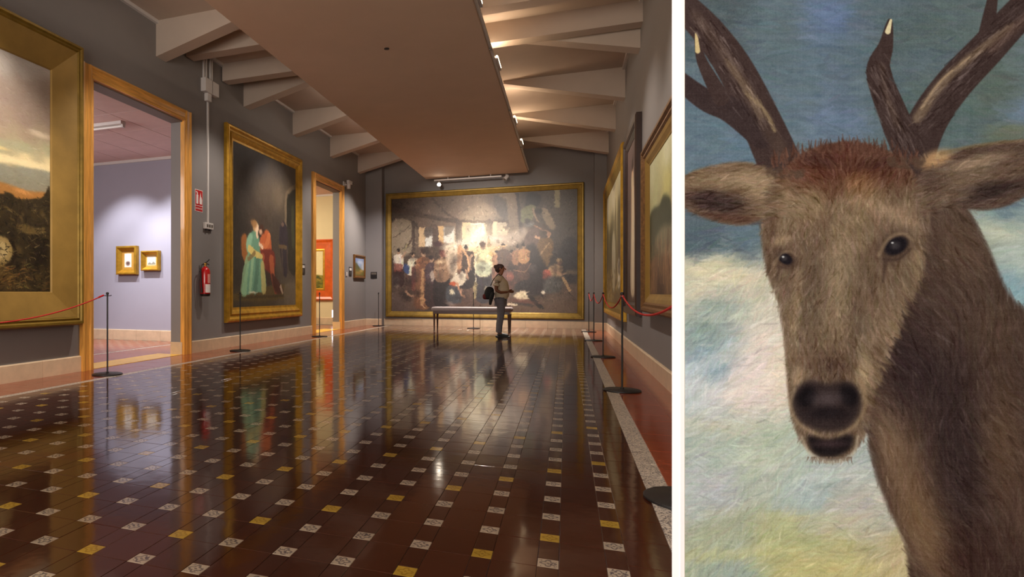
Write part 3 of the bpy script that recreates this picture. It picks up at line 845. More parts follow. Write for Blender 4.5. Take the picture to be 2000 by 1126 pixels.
# ---- giant crowd scene
def person_fig(p, x, yf, h, top, bot, skin=(176,136,104), hair=(52,38,34), lean=0, w_=None, arm=None, apron=None):
    """small painted figure: feet at (x, yf), height h"""
    w_ = w_ or h*.13; yh = yf-h
    lx = x+lean*h
    p.poly([(x-w_*1.0, yf), (x-w_*.95+lean*h*.4, yf-h*.5), (x+w_*.95+lean*h*.4, yf-h*.5), (x+w_*1.05, yf)], bot, 1.5)
    if apron: p.poly([(x-w_*.3, yf-h*.06), (x-w_*.4+lean*h*.4, yf-h*.5), (x+w_*.4+lean*h*.4, yf-h*.5), (x+w_*.6, yf-h*.08)], apron, 1.5, .9)
    p.poly([(x-w_*.85+lean*h*.4, yf-h*.45), (lx-w_*1.05, yf-h*.78), (lx-w_*.3, yf-h*.86), (lx+w_*.3, yf-h*.86), (lx+w_*1.05, yf-h*.78), (x+w_*.85+lean*h*.4, yf-h*.45)], top, 1.2)
    p.blob(lx+lean*10, yh+h*.075, h*.048, h*.07, skin, 0, .25); p.blob(lx+lean*10-h*.008, yh+h*.04, h*.052, h*.045, hair, 0, .3)
    for k in range(5):
        xx = x+p.rs.uniform(-w_, w_); p.line([(xx, yf-h*.05), (xx+lean*h*.3, yf-h*.45)], 1, .8, tuple(v*p.rs.choice([.6, 1.35]) for v in bot), .45, 1)
    for k in range(4):
        xx = lx+p.rs.uniform(-w_*.8, w_*.8); p.line([(xx, yf-h*.52), (xx, yf-h*.8)], 1.4, .8, tuple(min(255, v*p.rs.choice([.7, 1.25])) for v in top), .5, 1)
    if arm: p.line([(lx+w_*.7, yf-h*.76)]+[(x+ax*h, yf-ay*h) for ax, ay in arm], h*.032, h*.02, skin, 1, 1)

def paint_crowd():
    q = [(135,205),(1285,150),(1285,905),(135,892)]
    p = Paint(1060, 690, q, seed=9)
    p.field([(150,230,(70,56,48)),(300,240,(80,62,54)),(450,240,(104,84,70)),(650,240,(150,128,104)),(780,220,(112,96,84)),(880,220,(96,78,64)),(1000,200,(66,52,48)),(1120,190,(84,72,64)),(1260,180,(88,78,68)),
             (170,330,(92,76,64)),(350,320,(120,96,80)),(520,320,(140,112,90)),(700,290,(170,146,120)),(820,300,(96,84,74)),(1150,300,(92,80,68)),(1240,350,(84,74,64)),(200,420,(140,122,98)),(180,600,(90,74,62)),
             (640,420,(250,226,170)),(700,520,(210,180,130)),(1000,450,(96,78,66)),(1200,430,(88,78,72)),(1240,560,(58,52,56)),(1180,640,(70,62,58)),(400,560,(90,66,54)),(1000,700,(56,46,44)),(250,800,(120,92,76)),
             (180,840,(110,90,82)),(400,860,(84,64,56)),(600,850,(104,76,64)),(800,860,(112,86,70)),(1000,880,(116,90,72)),(1200,860,(120,96,78)),(1250,780,(110,88,74))], p=3.2)
    # vault, beams, smoke light
    p.poly([(135,215),(420,300),(860,330),(860,210),(600,185)], (118,96,80), 8, .35)
    p.line([(135,265),(300,300),(560,345),(860,350)], 16, 12, (88,66,54), .85, 4)
    p.line([(390,205),(470,290),(560,340)], 7, 5, (76,56,48), .6, 3)
    p.line([(135,330),(260,345),(300,380)], 10, 8, (74,58,50), .8, 4)
    p.poly([(560,330),(620,270),(680,235),(760,260),(840,320)], (196,172,138), 16, .55)
    p.poly([(770,195),(850,210),(845,330),(790,290)], (84,76,72), 5, .7)
    p.poly([(800,190),(900,180),(920,400),(870,400),(845,230)], (134,112,88), 3, .85)
    p.line([(915,180),(940,420)], 9, 12, (58,44,42), .9, 3); p.line([(900,185),(925,400)], 4, 4, (120,98,78), .6, 2)
    # left wall, three bright windows
    p.poly([(140,345),(262,350),(262,520),(140,560)], (150,132,106), 3, .9); p.line([(145,440),(200,410),(250,365)], 3, 2, (86,68,56), .8)
    p.line([(270,350),(275,540)], 11, 11, (84,66,56), .95, 2); p.line([(300,420),(318,500)], 4, 4, (86,66,54), .8)
    for (x0, x1, y0, y1, c) in ((306,345,380,500,(214,178,128)),(345,390,400,500,(214,214,204)),(425,462,372,480,(222,178,118)),(462,528,380,475,(226,222,212)),(578,630,352,470,(222,190,134)),(628,712,355,500,(255,248,226)),(765,795,345,450,(226,204,160)),(790,852,350,430,(190,174,146))):
        p.rect(x0, y0, x1, y1, c, 2)
    p.poly([(345,385),(390,380),(390,425),(345,440)], (104,90,82), 2, .9); p.poly([(470,375),(520,370),(520,400),(470,430)], (124,110,98), 2, .8); p.poly([(600,372),(700,365),(660,400),(610,430)], (150,140,120), 3, .7)
    p.line([(408,375),(412,470)], 17, 17, (104,82,70), .95, 2); p.line([(553,365),(556,480)], 20, 20, (98,78,68), .95, 2); p.line([(740,350),(742,450)], 18, 18, (112,92,78), .95, 2)
    p.blob(660,430,90,70,(255,240,200),0,.95,.75); p.blob(690,520,80,60,(250,214,150),0,.95,.5); p.blob(600,480,60,30,(255,246,220),0,.9,.6)  # bright haze of smoke and windows, with lamp glare on the canvas painted in
    # smoke
    p.poly([(700,440),(760,430),(870,410),(960,380),(980,430),(900,490),(800,500),(700,480)], (206,186,164), 10, .7); p.blob(760,452,70,16,(226,206,190),0,.8,.7); p.blob(520,500,60,26,(250,236,214),0,.8,.9)
    # right side: stairs, fallen canvas, figures on high
    p.poly([(1060,275),(1100,275),(1145,370),(1135,400),(1090,360)], (146,126,98), 2); p.rect(1142,152,1175,262,(150,138,100), 2)
    p.poly([(1190,470),(1285,470),(1285,700),(1190,690)], (60,54,58), 5, .8)
    p.poly([(960,330),(980,180),(1050,190),(1050,240),(1000,300)], (38,30,34), 4, .9)
    p.poly([(945,270),(1000,245),(1030,265),(1000,340),(940,350)], (116,116,76), 3); p.line([(1010,270),(1030,330),(1045,350)], 7, 5, (152,124,96)); p.blob(1045,285,22,12,(44,36,34),0,.4)
    p.blob(990,365,26,16,(118,120,118),0,.6,.8); p.blob(975,345,16,16,(56,46,44),0,.5,.9)
    p.poly([(980,410),(1030,385),(1050,420),(1060,520),(1000,560),(960,500)], (112,88,78), 3); p.line([(1030,440),(1070,460),(1100,450),(1110,425)], 7, 5, (206,160,124)); p.blob(1108,425,11,13,(178,132,100),0,.3)
    p.poly([(1050,460),(1120,450),(1135,500),(1100,620),(1040,560)], (128,96,58), 3); p.line([(1040,560),(1075,520),(1110,480)], 6, 4, (176,138,90)); p.line([(1020,370),(1060,395),(1110,410)], 5, 3, (150,110,84)); p.blob(1080,378,14,14,(86,66,54),0,.5)
    p.poly([(1000,480),(1060,560),(1090,640),(1080,780),(920,780),(900,620)], (54,44,46), 6, .9)
    # standing crowd, left to right
    dk = (56,42,42)
    person_fig(p, 180, 730, 220, (214,200,178), (70,46,44), hair=(44,34,34), arm=[(.1,.75),(.2,.9)]); p.rect(150,600,205,650,(140,70,58),3,.8)
    person_fig(p, 255, 770, 240, (206,192,160), (96,70,60), lean=.06, arm=[(.1,.55),(.12,.45)]); p.poly([(212,605),(240,610),(245,660),(215,650)], (62,80,128), 2)
    p.line([(235,500),(262,440),(250,480)], 2, 2, (84,64,48)); p.line([(215,520),(238,480)], 5, 4, (150,140,90))
    person_fig(p, 285, 760, 170, (110,66,58), (120,66,56))
    person_fig(p, 335, 860, 350, (150,98,62), (150,102,62), hair=(72,46,38), w_=42, apron=(190,142,92)); p.poly([(275,850),(300,640),(340,560),(350,700),(345,860)], (126,80,56), 4, .8); p.line([(330,640),(326,850)], 9, 12, (196,148,94), .8, 4)
    person_fig(p, 385, 850, 300, (86,62,66), (72,52,52), hair=(64,44,44), w_=36); p.poly([(375,655),(405,650),(400,705),(380,700)], (170,150,134), 2)
    person_fig(p, 450, 850, 330, (150,112,82), (50,38,40), hair=(92,46,44), w_=46, arm=[(.02,.68),(-.1,.66)]); p.rect(440,520,480,560,(140,70,58),3,.8); p.blob(440,590,30,10,(212,176,136),0,.6,.9)
    p.blob(425,480,28,18,(84,46,50),0,.5); p.blob(352,525,20,24,(60,44,38),0,.5,.8)
    p.poly([(470,500),(560,490),(570,600),(540,680),(490,640)], (240,214,180), 6, .75); p.line([(500,600),(545,590)], 3, 2, (150,112,80))
    person_fig(p, 600, 740, 250, (88,66,56), (56,44,46), w_=46, arm=[(.08,.6),(.12,.4)]); p.poly([(548,505),(575,500),(568,640),(545,630)], (206,150,104), 3); p.line([(565,500),(610,570),(615,650)], 7, 5, (222,168,116))
    # kneeling man picking up
    p.poly([(510,690),(545,655),(600,660),(590,720),(540,740),(505,720)], (206,190,164), 3); p.poly([(498,715),(535,715),(530,750),(500,745)], (196,84,44), 2); p.line([(545,720),(565,780),(595,805)], 8, 6, (196,140,104)); p.blob(555,650,14,16,(120,84,64),0,.4)
    p.poly([(480,740),(540,745),(570,800),(560,840),(480,830)], (72,72,80), 4); p.blob(510,775,14,18,(206,192,160),0,.5); p.line([(600,640),(612,700)], 6, 5, (196,150,116)); p.blob(500,845,30,12,(170,150,140),20,.8,.6)
    # central man from behind in pale waistcoat
    person_fig(p, 705, 820, 350, (232,206,140), (66,60,68), hair=(96,66,48), w_=44); p.poly([(662,530),(748,530),(750,665),(664,668)], (220,212,160), 3, .9); p.poly([(668,600),(748,600),(746,665),(666,668)], (168,184,164), 4, .6)
    p.line([(748,540),(800,560),(870,562)], 12, 7, (232,180,110)); p.line([(664,540),(655,640),(662,740)], 4, 3, (236,226,190)); p.poly([(645,720),(665,720),(662,800),(648,810)], (186,166,112), 2)
    for (x, yf, h, t, b) in ((790,700,180,(176,126,90),(150,96,70)),(830,720,240,(104,78,66),(124,70,58)),(880,720,200,(110,76,64),(112,70,58)),(915,700,210,(160,112,80),(84,60,54)),(955,690,210,(186,136,88),(90,64,54)),(870,760,130,(150,84,70),(110,72,60)),(740,500,60,(222,180,130),(190,150,110))):
        person_fig(p, x, yf, h, t, b, w_=h*.15)
    p.line([(760,520),(800,500),(850,490)], 6, 5, (226,178,124)); p.line([(890,640),(960,650),(1000,600)], 4, 3, (150,108,80)); p.blob(835,400,22,26,(214,190,150),0,.6,.8); p.blob(845,385,12,12,(120,96,80),0,.5,.8)
    p.blob(1010,632,22,24,(122,106,104),0,.5,.6)
    # seated man right
    p.poly([(1100,640),(1145,605),(1190,620),(1180,690),(1100,700)], (176,142,100), 3); p.poly([(1072,650),(1110,640),(1125,690),(1075,695)], (196,92,70), 3); p.line([(1140,640),(1180,665),(1215,660)], 8, 6, (196,148,108)); p.blob(1175,592,15,18,(132,94,74),0,.4); p.blob(1172,580,17,9,(170,140,92),0,.4)
    p.poly([(1090,690),(1180,690),(1175,770),(1080,775)], (92,88,84), 5); p.line([(1195,690),(1215,730),(1235,765)], 9, 7, (186,148,100)); p.blob(1245,655,40,14,(112,94,72),0,.7,.9); p.line([(1215,760),(1250,800)], 2, 2, (70,54,48)); p.blob(1075,775,10,12,(214,200,176),0,.4)
    # fallen figures
    p.poly([(890,800),(940,765),(985,780),(1000,810),(940,820)], (206,186,150), 3); p.line([(985,790),(1030,840),(1070,872)], 13, 8, (58,50,48), 1, 2); p.line([(860,850),(910,850)], 7, 6, (206,186,154)); p.blob(950,830,80,12,(120,66,58),8,.8,.6); p.blob(960,850,60,8,(64,58,60),8,.7,.7)
    p.blob(235,790,34,30,(78,62,54),30,.5,.9); p.line([(225,770),(260,800),(280,790)], 8, 6, (170,126,96)); p.blob(170,735,16,12,(176,156,134),0,.6,.8); p.blob(165,700,26,30,(84,70,68),0,.6,.8)
    p.line([(320,850),(345,870)], 4, 2, (206,160,116)); p.blob(740,760,20,24,(96,92,90),0,.5,.8); p.blob(720,750,10,14,(206,192,160),0,.5,.8)
    # broken touches over the crowd: shadow between the figures, light on shoulders and folds
    for i in range(1500):
        x = p.rs.uniform(140, 1280); y = p.rs.uniform(470, 830) if p.rs.rand() < .8 else p.rs.uniform(200, 470)
        (cx, cy), = p.T([(x, y)]); ix, iy = int(np.clip(cx, 0, p.W-1)), int(np.clip(cy, 0, p.H-1)); c = p.a[iy, ix]
        k = p.rs.choice([.55, .7, .8, 1.2, 1.35]); r_ = p.rs.uniform(0, 3.1); l_ = p.rs.uniform(3, 12)
        p.line([(x-l_*math.cos(r_), y-l_*math.sin(r_)), (x+p.rs.normal(0, 2), y+p.rs.normal(0, 2)), (x+l_*math.cos(r_), y+l_*math.sin(r_))], p.rs.uniform(1.5, 5), 1, np.minimum(c*k, 250), .5, 1.4)
    for i in range(46):
        x = p.rs.uniform(150, 1200); y = p.rs.uniform(560, 830); p.blob(x, y, p.rs.uniform(8, 26), p.rs.uniform(10, 40), (44,34,36), p.rs.uniform(-20, 20), .95, .38)
    p.warp(3.2, 10)
    p.brush(15000, None, lambda x, y: 90+60*math.sin(x/60)*math.cos(y/50), 14, 2.2, 11, .55, 30, hue=4)
    p.grain(4, 2.2)
    g = p.a/255; p.a = 255*np.clip(g, 0, 1)**1.15
    return p.out(1.0, .72)
PAINT['crowd'] = paint_crowd()

# ---- couple
def paint_couple():
    q = [(68,108),(392,262),(392,1045),(60,1032)]
    p = Paint(560, 640, q, seed=3)
    p.field([(80,150,(48,42,40)),(200,200,(58,54,56)),(300,250,(66,56,50)),(385,300,(70,58,46)),(100,350,(50,42,36)),(220,400,(74,60,46)),(300,420,(86,70,52)),(375,420,(78,62,44)),(90,600,(40,33,28)),(200,560,(62,48,38)),
             (300,600,(60,50,42)),(380,560,(46,44,30)),(80,850,(44,38,30)),(250,850,(52,38,30)),(320,800,(70,58,46)),(380,850,(66,54,42)),(90,980,(60,50,34)),(200,1000,(66,54,30)),(340,1010,(80,68,50)),(380,960,(92,78,58))], p=3)
    p.poly([(345,700),(345,440),(360,400),(385,375),(395,375),(395,840),(350,820)], (34,32,24), 3); p.line([(338,640),(340,430),(358,385),(392,360)], 6, 6, (112,90,62), .7, 3); p.line([(375,480),(378,700)], 8, 8, (56,62,30), .6, 4)
    p.poly([(330,560),(345,600),(350,700),(345,860),(325,860),(305,700),(305,610),(315,565)], (40,32,42), 2); p.blob(322,575,8,14,(96,70,56),0,.3); p.line([(305,700),(340,705)], 6, 5, (92,68,40)); p.line([(318,720),(322,850)], 4, 3, (64,50,44)); p.line([(345,720),(350,850)], 4, 3, (60,46,40))
    p.poly([(108,640),(130,620),(140,700),(135,790),(110,740)], (150,76,20), 3)
    # dais
    p.poly([(80,950),(330,920),(340,1000),(90,995)], (84,64,26), 3); p.line([(90,975),(330,985)], 3, 3, (56,44,20), .8)
    p.poly([(330,930),(385,920),(388,1030),(335,1030)], (92,78,58), 4, .8)
    # man in red and orange
    p.poly([(215,620),(240,605),(258,640),(262,730),(240,760),(205,740),(200,680)], (196,76,24), 2.5); p.poly([(200,720),(270,720),(282,800),(262,850),(210,800)], (120,30,20), 3); p.line([(212,760),(205,860),(222,930)], 13, 9, (168,66,30)); p.line([(262,770),(270,870),(285,950)], 12, 9, (170,66,26)); p.poly([(262,850),(300,900),(325,960),(280,960)], (70,28,20), 4)
    p.blob(212,600,14,24,(70,34,22),10,.4); p.blob(206,612,8,14,(196,140,100),0,.4); p.line([(250,640),(235,690),(210,690)], 9, 6, (212,96,36)); p.line([(310,930),(320,965)], 5, 4, (150,120,90))
    # woman in green
    p.poly([(150,620),(175,605),(198,640),(205,730),(222,800),(232,940),(165,955),(110,955),(122,860),(140,750),(132,680)], (82,138,104), 2.5)
    p.poly([(150,620),(165,640),(150,720),(160,740),(135,720),(132,660)], (112,166,126), 3, .9); p.line([(140,760),(125,850),(118,940)], 10, 14, (116,164,110), .8, 3); p.line([(190,760),(185,850),(175,945)], 9, 9, (62,110,84), .8, 3); p.line([(215,800),(222,940)], 10, 12, (176,156,70), .85, 3); p.line([(165,760),(150,940)], 6, 6, (134,176,120), .7, 3)
    p.line([(150,705),(180,735),(208,750)], 9, 7, (200,170,70)); p.line([(145,760),(175,730)], 6, 5, (120,90,40), .8)
    p.blob(182,585,13,28,(196,150,84),10,.35); p.blob(188,588,8,16,(226,180,136),0,.3); p.blob(172,565,14,22,(150,96,40),10,.5,.9); p.line([(186,610),(190,640)], 6, 4, (214,172,130)); p.line([(200,680),(215,700)], 5, 4, (220,172,130)); p.blob(165,952,20,6,(206,180,140),0,.5,.7)
    p.warp(2, 12)
    p.brush(8000, None, 85, 16, 2.2, 7, .5, 22, hue=3)
    p.grain(3, 2)
    return p.out(1.15, .66)
PAINT['couple'] = paint_couple()

# ---- near left landscape (its right part is in view)
def paint_landscape():
    q = [(0,48),(208,133),(208,1032),(0,1040)]
    p = Paint(1500, 1100, q, seed=4, s0=.797, s1=1.0)
    X = lambda x: x
    pts = []
    for dx in (-2000, -900, -500, -200, 0, 110, 205):
        pts += [(dx,110,(186,176,166)),(dx,220,(160,142,128)),(dx,330,(158,138,122)),(dx,400,(170,150,126)),(dx,455,(176,170,134)),(dx,510,(230,210,160)),(dx,550,(150,148,128)),(dx,590,(136,122,88)),(dx,630,(150,112,66)),
                (dx,680,(66,54,34)),(dx,760,(50,42,28)),(dx,850,(42,35,24)),(dx,950,(56,44,26)),(dx,1020,(46,36,24))]
    p.field(pts, p=4)
    p.warp(10, 90)
    for (x, y, rx, ry, c, a) in ((20,90,40,30,(210,200,190),.7),(60,260,60,30,(150,132,120),.6),(160,300,50,30,(170,150,134),.5),(175,400,40,10,(226,206,176),.8),(150,385,20,6,(214,196,170),.6),(60,440,60,14,(170,170,140),.5),(10,455,30,6,(240,216,150),.8)):
        p.blob(x, y, rx, ry, c, 0, .9, a)
    p.poly([(-2000,520),(-400,470),(0,480),(60,490),(130,505),(206,520),(206,548),(120,530),(40,515),(0,515),(-2000,560)], (242,222,172), 6)
    p.poly([(-2000,560),(-300,500),(0,515),(60,532),(206,548),(206,640),(-2000,640)], (148,146,128), 5, .8)
    p.poly([(-2000,640),(-200,560),(0,590),(70,610),(120,625),(206,632),(206,660),(-2000,700)], (176,120,60), 5, .9); p.blob(100,630,30,8,(214,150,84),8,.7,.8)
    p.poly([(-2000,760),(-400,600),(0,640),(30,632),(60,640),(75,655),(110,660),(150,655),(175,650),(188,632),(206,632),(206,1045),(-2000,1050)], (54,44,28), 3)
    for i in range(150):
        x = p.rs.uniform(-700, 206); y = p.rs.uniform(660, 1020)
        p.blob(x, y, p.rs.uniform(5, 22), p.rs.uniform(4, 18), [(34,28,20),(72,58,32),(92,74,40),(28,22,18),(110,88,50)][p.rs.randint(5)], p.rs.uniform(0, 90), .7, .5)
    p.poly([(75,770),(110,760),(150,775),(180,770),(190,790),(120,800)], (122,100,56), 4, .7); p.line([(30,690),(90,730),(100,750)], 5, 4, (96,78,44), .7, 3)
    p.poly([(-20,815),(20,812),(55,835),(62,880),(40,920),(0,930),(-30,880)], (160,136,84), 4); p.poly([(0,835),(35,840),(45,880),(20,905),(-5,895)], (196,172,118), 4, .8); p.line([(55,830),(75,880),(50,930)], 6, 5, (40,30,20), .9, 3)
    for i in range(90):
        x = p.rs.uniform(-20, 200); y = p.rs.uniform(925, 1025)
        p.line([(x, y), (x+p.rs.uniform(8, 24), y+p.rs.uniform(-12, 8))], 2, 1, (150+p.rs.normal(0, 20), 112, 58), .5*(1 if x < 120 else .4), 1)
    p.blob(20,975,60,40,(130,96,48),20,.9,.5); p.blob(170,880,30,60,(26,20,16),0,.9,.7); p.blob(150,970,30,14,(78,62,36),10,.8,.7)
    for i in range(900):
        x = p.rs.uniform(-300, 206); y = p.rs.uniform(655, 1030); a_ = p.rs.choice([-35, 20, 60, 80])+p.rs.normal(0, 12); l_ = p.rs.uniform(3, 13); r_ = math.radians(a_)
        c = [(24,20,16),(86,72,44),(120,102,64),(40,32,22),(150,128,82),(64,52,32)][p.rs.choice(6, p=[.3,.2,.1,.25,.03,.12])]
        p.line([(x-l_*math.cos(r_), y-l_*math.sin(r_)), (x+l_*.2, y-1), (x+l_*math.cos(r_), y+l_*math.sin(r_))], p.rs.uniform(.8, 3), .5, c, .6, 1.2)
    p.brush(12000, None, lambda x, y: 5 if y < 620 else 30+60*math.sin(x/40), 26, 3, 9, .5, 25, hue=3)
    p.grain(3, 2)
    return p.out(1.0)
PAINT['landscape'] = paint_landscape()

def paint_simple(W, H, pts, seed, extra, gain=1.0, n=1500, ln=14, ang=80, jit=12):
    p = Paint(W, H, [(0,0),(100,0),(100,100),(0,100)], seed=seed)
    p.field([(x, y, c) for x, y, c in pts], p=3)
    extra(p)
    p.brush(int(n*2), None, ang, ln, 2, jit, .5, 25, hue=4); p.grain(3, 2)
    return p.out(gain)
def ex_meadow(p):
    p.warp(10, 50)
    p.poly([(0,42),(15,36),(35,38),(50,34),(70,42),(70,66),(30,70),(0,72)], (58,66,46), 6)
    p.poly([(20,62),(45,54),(70,56),(100,52),(100,72),(50,74)], (150,140,112), 8, .7)
    for i in range(260):
        x = p.rs.uniform(0, 100); y = p.rs.uniform(64, 98); p.line([(x, y), (x+p.rs.normal(0, 1), y-p.rs.uniform(3, 12))], .7, .3, [(150,110,72),(96,66,44),(176,140,96),(70,48,36)][p.rs.randint(4)], .6, 1.5)
PAINT['meadow'] = paint_simple(520, 420, [(10,5,(206,206,166)),(60,5,(214,214,176)),(95,20,(200,200,150)),(20,28,(190,190,140)),(60,30,(206,200,130)),(90,40,(214,200,120)),(30,60,(96,92,62)),(80,55,(140,128,90)),(20,80,(112,76,52)),(60,75,(140,98,66)),(90,70,(104,72,48)),(40,95,(70,48,36)),(90,95,(66,44,34))], 21, ex_meadow, 1.0, 2600)
def ex_portrait(p):
    p.poly([(38,20),(58,20),(64,50),(70,92),(30,92),(36,50)], (206,184,150), 5)
    p.blob(48,17,7,5,(206,166,134),0,.3); p.blob(48,14,8,4,(60,44,38),0,.4); p.line([(52,30),(50,88)], 3, 6, (236,220,190), .7, 4); p.line([(40,30),(36,55)], 2.5, 1.6, (206,166,134)); p.line([(60,30),(66,52)], 2.5, 1.6, (206,166,134))
PAINT['portrait'] = paint_simple(340, 480, [(10,10,(104,84,80)),(90,10,(96,78,74)),(10,50,(92,70,62)),(90,50,(84,66,58)),(50,50,(110,90,80)),(10,92,(76,56,46)),(90,92,(70,52,44))], 22, ex_portrait, 1.0, 900)
def ex_forest(p):
    p.warp(10, 40)
    for i in range(34):
        x = p.rs.uniform(0, 100); t = p.rs.uniform(15, 45); c = [(92,84,52),(70,66,44),(112,102,64),(60,52,40)][p.rs.randint(4)]
        p.line([(x, 78), (x+p.rs.normal(0, 2), t)], 1.0, .4, (84,66,48), .8)
        p.blob(x, t+18, p.rs.uniform(3, 7), p.rs.uniform(10, 22), c, 0, .9, .6)
    p.poly([(40,45),(52,40),(60,60),(56,86),(44,88),(38,66)], (176,166,140), 6, .7); p.poly([(72,70),(80,66),(84,84),(74,88)], (212,200,176), 4, .9); p.blob(78,72,3,5,(60,48,44),0,.4)
    for i in range(120):
        x = p.rs.uniform(0, 100); y = p.rs.uniform(72, 98); p.blob(x, y, 2.5, 1.5, [(150,130,80),(96,84,48),(176,156,104)][p.rs.randint(3)], 0, .8, .6)
PAINT['forest'] = paint_simple(700, 380, [(10,8,(176,166,140)),(50,8,(190,180,150)),(90,8,(176,170,140)),(20,35,(168,156,116)),(60,30,(190,176,130)),(90,40,(140,128,90)),(20,65,(110,96,62)),(60,65,(120,104,66)),(90,65,(90,78,54)),(20,90,(120,96,58)),(60,90,(104,84,52)),(90,92,(86,68,44))], 23, ex_forest, 1.0, 2200)
def ex_small(p):
    p.poly([(0,45),(20,40),(45,55),(70,66),(100,70),(100,100),(0,100)], (110,104,56), 4); p.poly([(0,40),(10,30),(30,38),(50,58),(0,62)], (84,84,56), 5, .8); p.blob(70,72,20,6,(196,160,90),0,.7,.8); p.blob(60,24,30,8,(206,212,224),0,.9,.7); p.blob(40,84,30,8,(176,132,70),0,.8,.7)
PAINT['small'] = paint_simple(240, 160, [(10,8,(120,140,190)),(90,8,(140,156,196)),(50,30,(150,170,206)),(90,45,(190,196,206)),(10,45,(110,120,120)),(50,80,(120,110,64))], 24, ex_small, 1.0, 500, 9)
def ex_ma(p):
    p.rect(22, 14, 78, 86, (250,244,228), 1); p.blob(50,66,16,12,(120,92,84),0,.5); p.blob(50,62,12,5,(84,64,62),0,.5); p.blob(50,36,18,18,(255,252,240),0,.9,.8)
PAINT['mini_a'] = paint_simple(150, 230, [(50,50,(196,150,70)),(10,10,(190,140,60)),(90,90,(196,146,62))], 25, ex_ma, 1.0, 60, 6, jit=4)
def ex_mb(p):
    p.rect(14, 16, 86, 84, (250,242,222), 1); p.poly([(20,76),(35,60),(50,70),(66,56),(82,76)], (150,150,140), 3); p.rect(18,74,84,80,(150,130,84),2,.8)
PAINT['mini_b'] = paint_simple(180, 170, [(50,50,(214,170,90)),(10,10,(206,160,80)),(90,90,(206,160,80))], 26, ex_mb, 1.0, 60, 6, jit=4)
def ex_or(p):
    p.poly([(0,68),(100,66),(100,100),(0,100)], (112,110,36), 3)
    for i in range(160):
        x = p.rs.uniform(0, 100); y = p.rs.uniform(68, 99); p.blob(x, y, 4, 2, [(150,140,40),(84,84,30),(176,150,60),(60,66,30)][p.rs.randint(4)], p.rs.uniform(-30, 30), .7, .7)
    p.line([(30,50),(60,50)], .5, .5, (150,140,110), .6)
PAINT['orange'] = paint_simple(300, 240, [(50,10,(236,222,176)),(50,50,(240,226,180)),(10,30,(226,206,150)),(90,60,(230,212,160)),(50,80,(130,120,50))], 27, ex_or, 1.0, 500, 9, ang=5)
# ------------------------------------------------------------------ pictures
def image_mat(name, arr, rough=0.45, spec=0.35, bump=0.25, weave=700.0):
    """paint mixed in this script (arr: h x w x 3, sRGB 0..1, top row first) on a woven ground"""
    h, w_, _ = arr.shape
    im = bpy.data.images.new(name, w_, h, alpha=False)
    px = np.ones((h, w_, 4), dtype=np.float32); px[:, :, :3] = arr[::-1]
    im.pixels.foreach_set(px.ravel()); im.update(); im.pack()
    m = bpy.data.materials.new(name); m.use_nodes = True
    nt = m.node_tree; N = nt.nodes; L = nt.links; b = N['Principled BSDF']
    t = N.new('ShaderNodeTexImage'); t.image = im; t.extension = 'EXTEND'
    L.new(t.outputs[0], b.inputs['Base Color'])
    b.inputs['Roughness'].default_value = rough; b.inputs['Specular IOR Level'].default_value = spec
    tc = N.new('ShaderNodeTexCoord')
    nz = N.new('ShaderNodeTexNoise'); nz.inputs['Scale'].default_value = weave / 6; nz.inputs['Detail'].default_value = 3
    L.new(tc.outputs['Object'], nz.inputs['Vector'])
    bp = N.new('ShaderNodeBump'); bp.inputs['Strength'].default_value = bump; bp.inputs['Distance'].default_value = 0.002
    L.new(nz.outputs['Fac'], bp.inputs['Height']); L.new(bp.outputs[0], b.inputs['Normal'])
    return m

def canvas(name, x0, x1, z0, z1, y, m, parent, t=0.02):
    """stretched canvas: front face carries the painting, sides are linen"""
    vs = [(x0,y,z0),(x1,y,z0),(x1,y,z1),(x0,y,z1),(x0,y+t,z0),(x1,y+t,z0),(x1,y+t,z1),(x0,y+t,z1)]
    fs = [(0,1,2,3),(4,7,6,5),(0,4,5,1),(1,5,6,2),(2,6,7,3),(3,7,4,0)]
    me = bpy.data.meshes.new(name); me.from_pydata(vs, [], fs)
    uv = me.uv_layers.new(name='UVMap')
    for p in me.polygons:
        for li in p.loop_indices:
            v = vs[me.loops[li].vertex_index]
            uv.data[li].uv = ((v[0]-x0)/(x1-x0), (v[2]-z0)/(z1-z0))
    me.materials.append(m); me.materials.append(mat('raw_linen', (150, 132, 104), 0.9, noise=0.1, nscale=60))
    for p in me.polygons: p.material_index = 0 if p.index == 0 else 1
    o = bpy.data.objects.new(name, me); COL.objects.link(o)
    if parent is not None: o.parent = parent
    return o

def frame_side(W, H, prof, side):
    """one mitred rail. prof: (inset, forward) closed outline; outer rect (0..W, 0..H) in x,z; forward = -y"""
    vs = []; n = len(prof)
    for end in (0, 1):
        for (i, f) in prof:
            if side == 'bottom': p = (i if end == 0 else W-i, -f, i)
            if side == 'top': p = (i if end == 0 else W-i, -f, H-i)
            if side == 'left': p = (i, -f, i if end == 0 else H-i)
            if side == 'right': p = (W-i, -f, i if end == 0 else H-i)
            vs.append(p)
    fs = [tuple(range(n)), tuple(range(2*n-1, n-1, -1))]
    for k in range(n):
        j = (k+1) % n
        fs.append((k, k+n, j+n, j))
    return MB().add(vs, fs)

def picture(name, label, loc, rz, W, H, layers, cm, canvas_inset, cy, cat='painting', group=None):
    """layers: list of (part name, profile, material); cy: how far the canvas stands off the wall"""
    e = empty(name, loc, rz); tag(e, label, cat, group)
    for (pn, prof, m) in layers:
        for s in ('bottom', 'top', 'left', 'right'):
            frame_side(W, H, prof, s).build(pn, m, e)
    ci = canvas_inset
    canvas('canvas', ci-0.01, W-ci+0.01, ci-0.01, H-ci+0.01, -cy, cm, e)
    return e

RL, RR = R(90), R(-90)
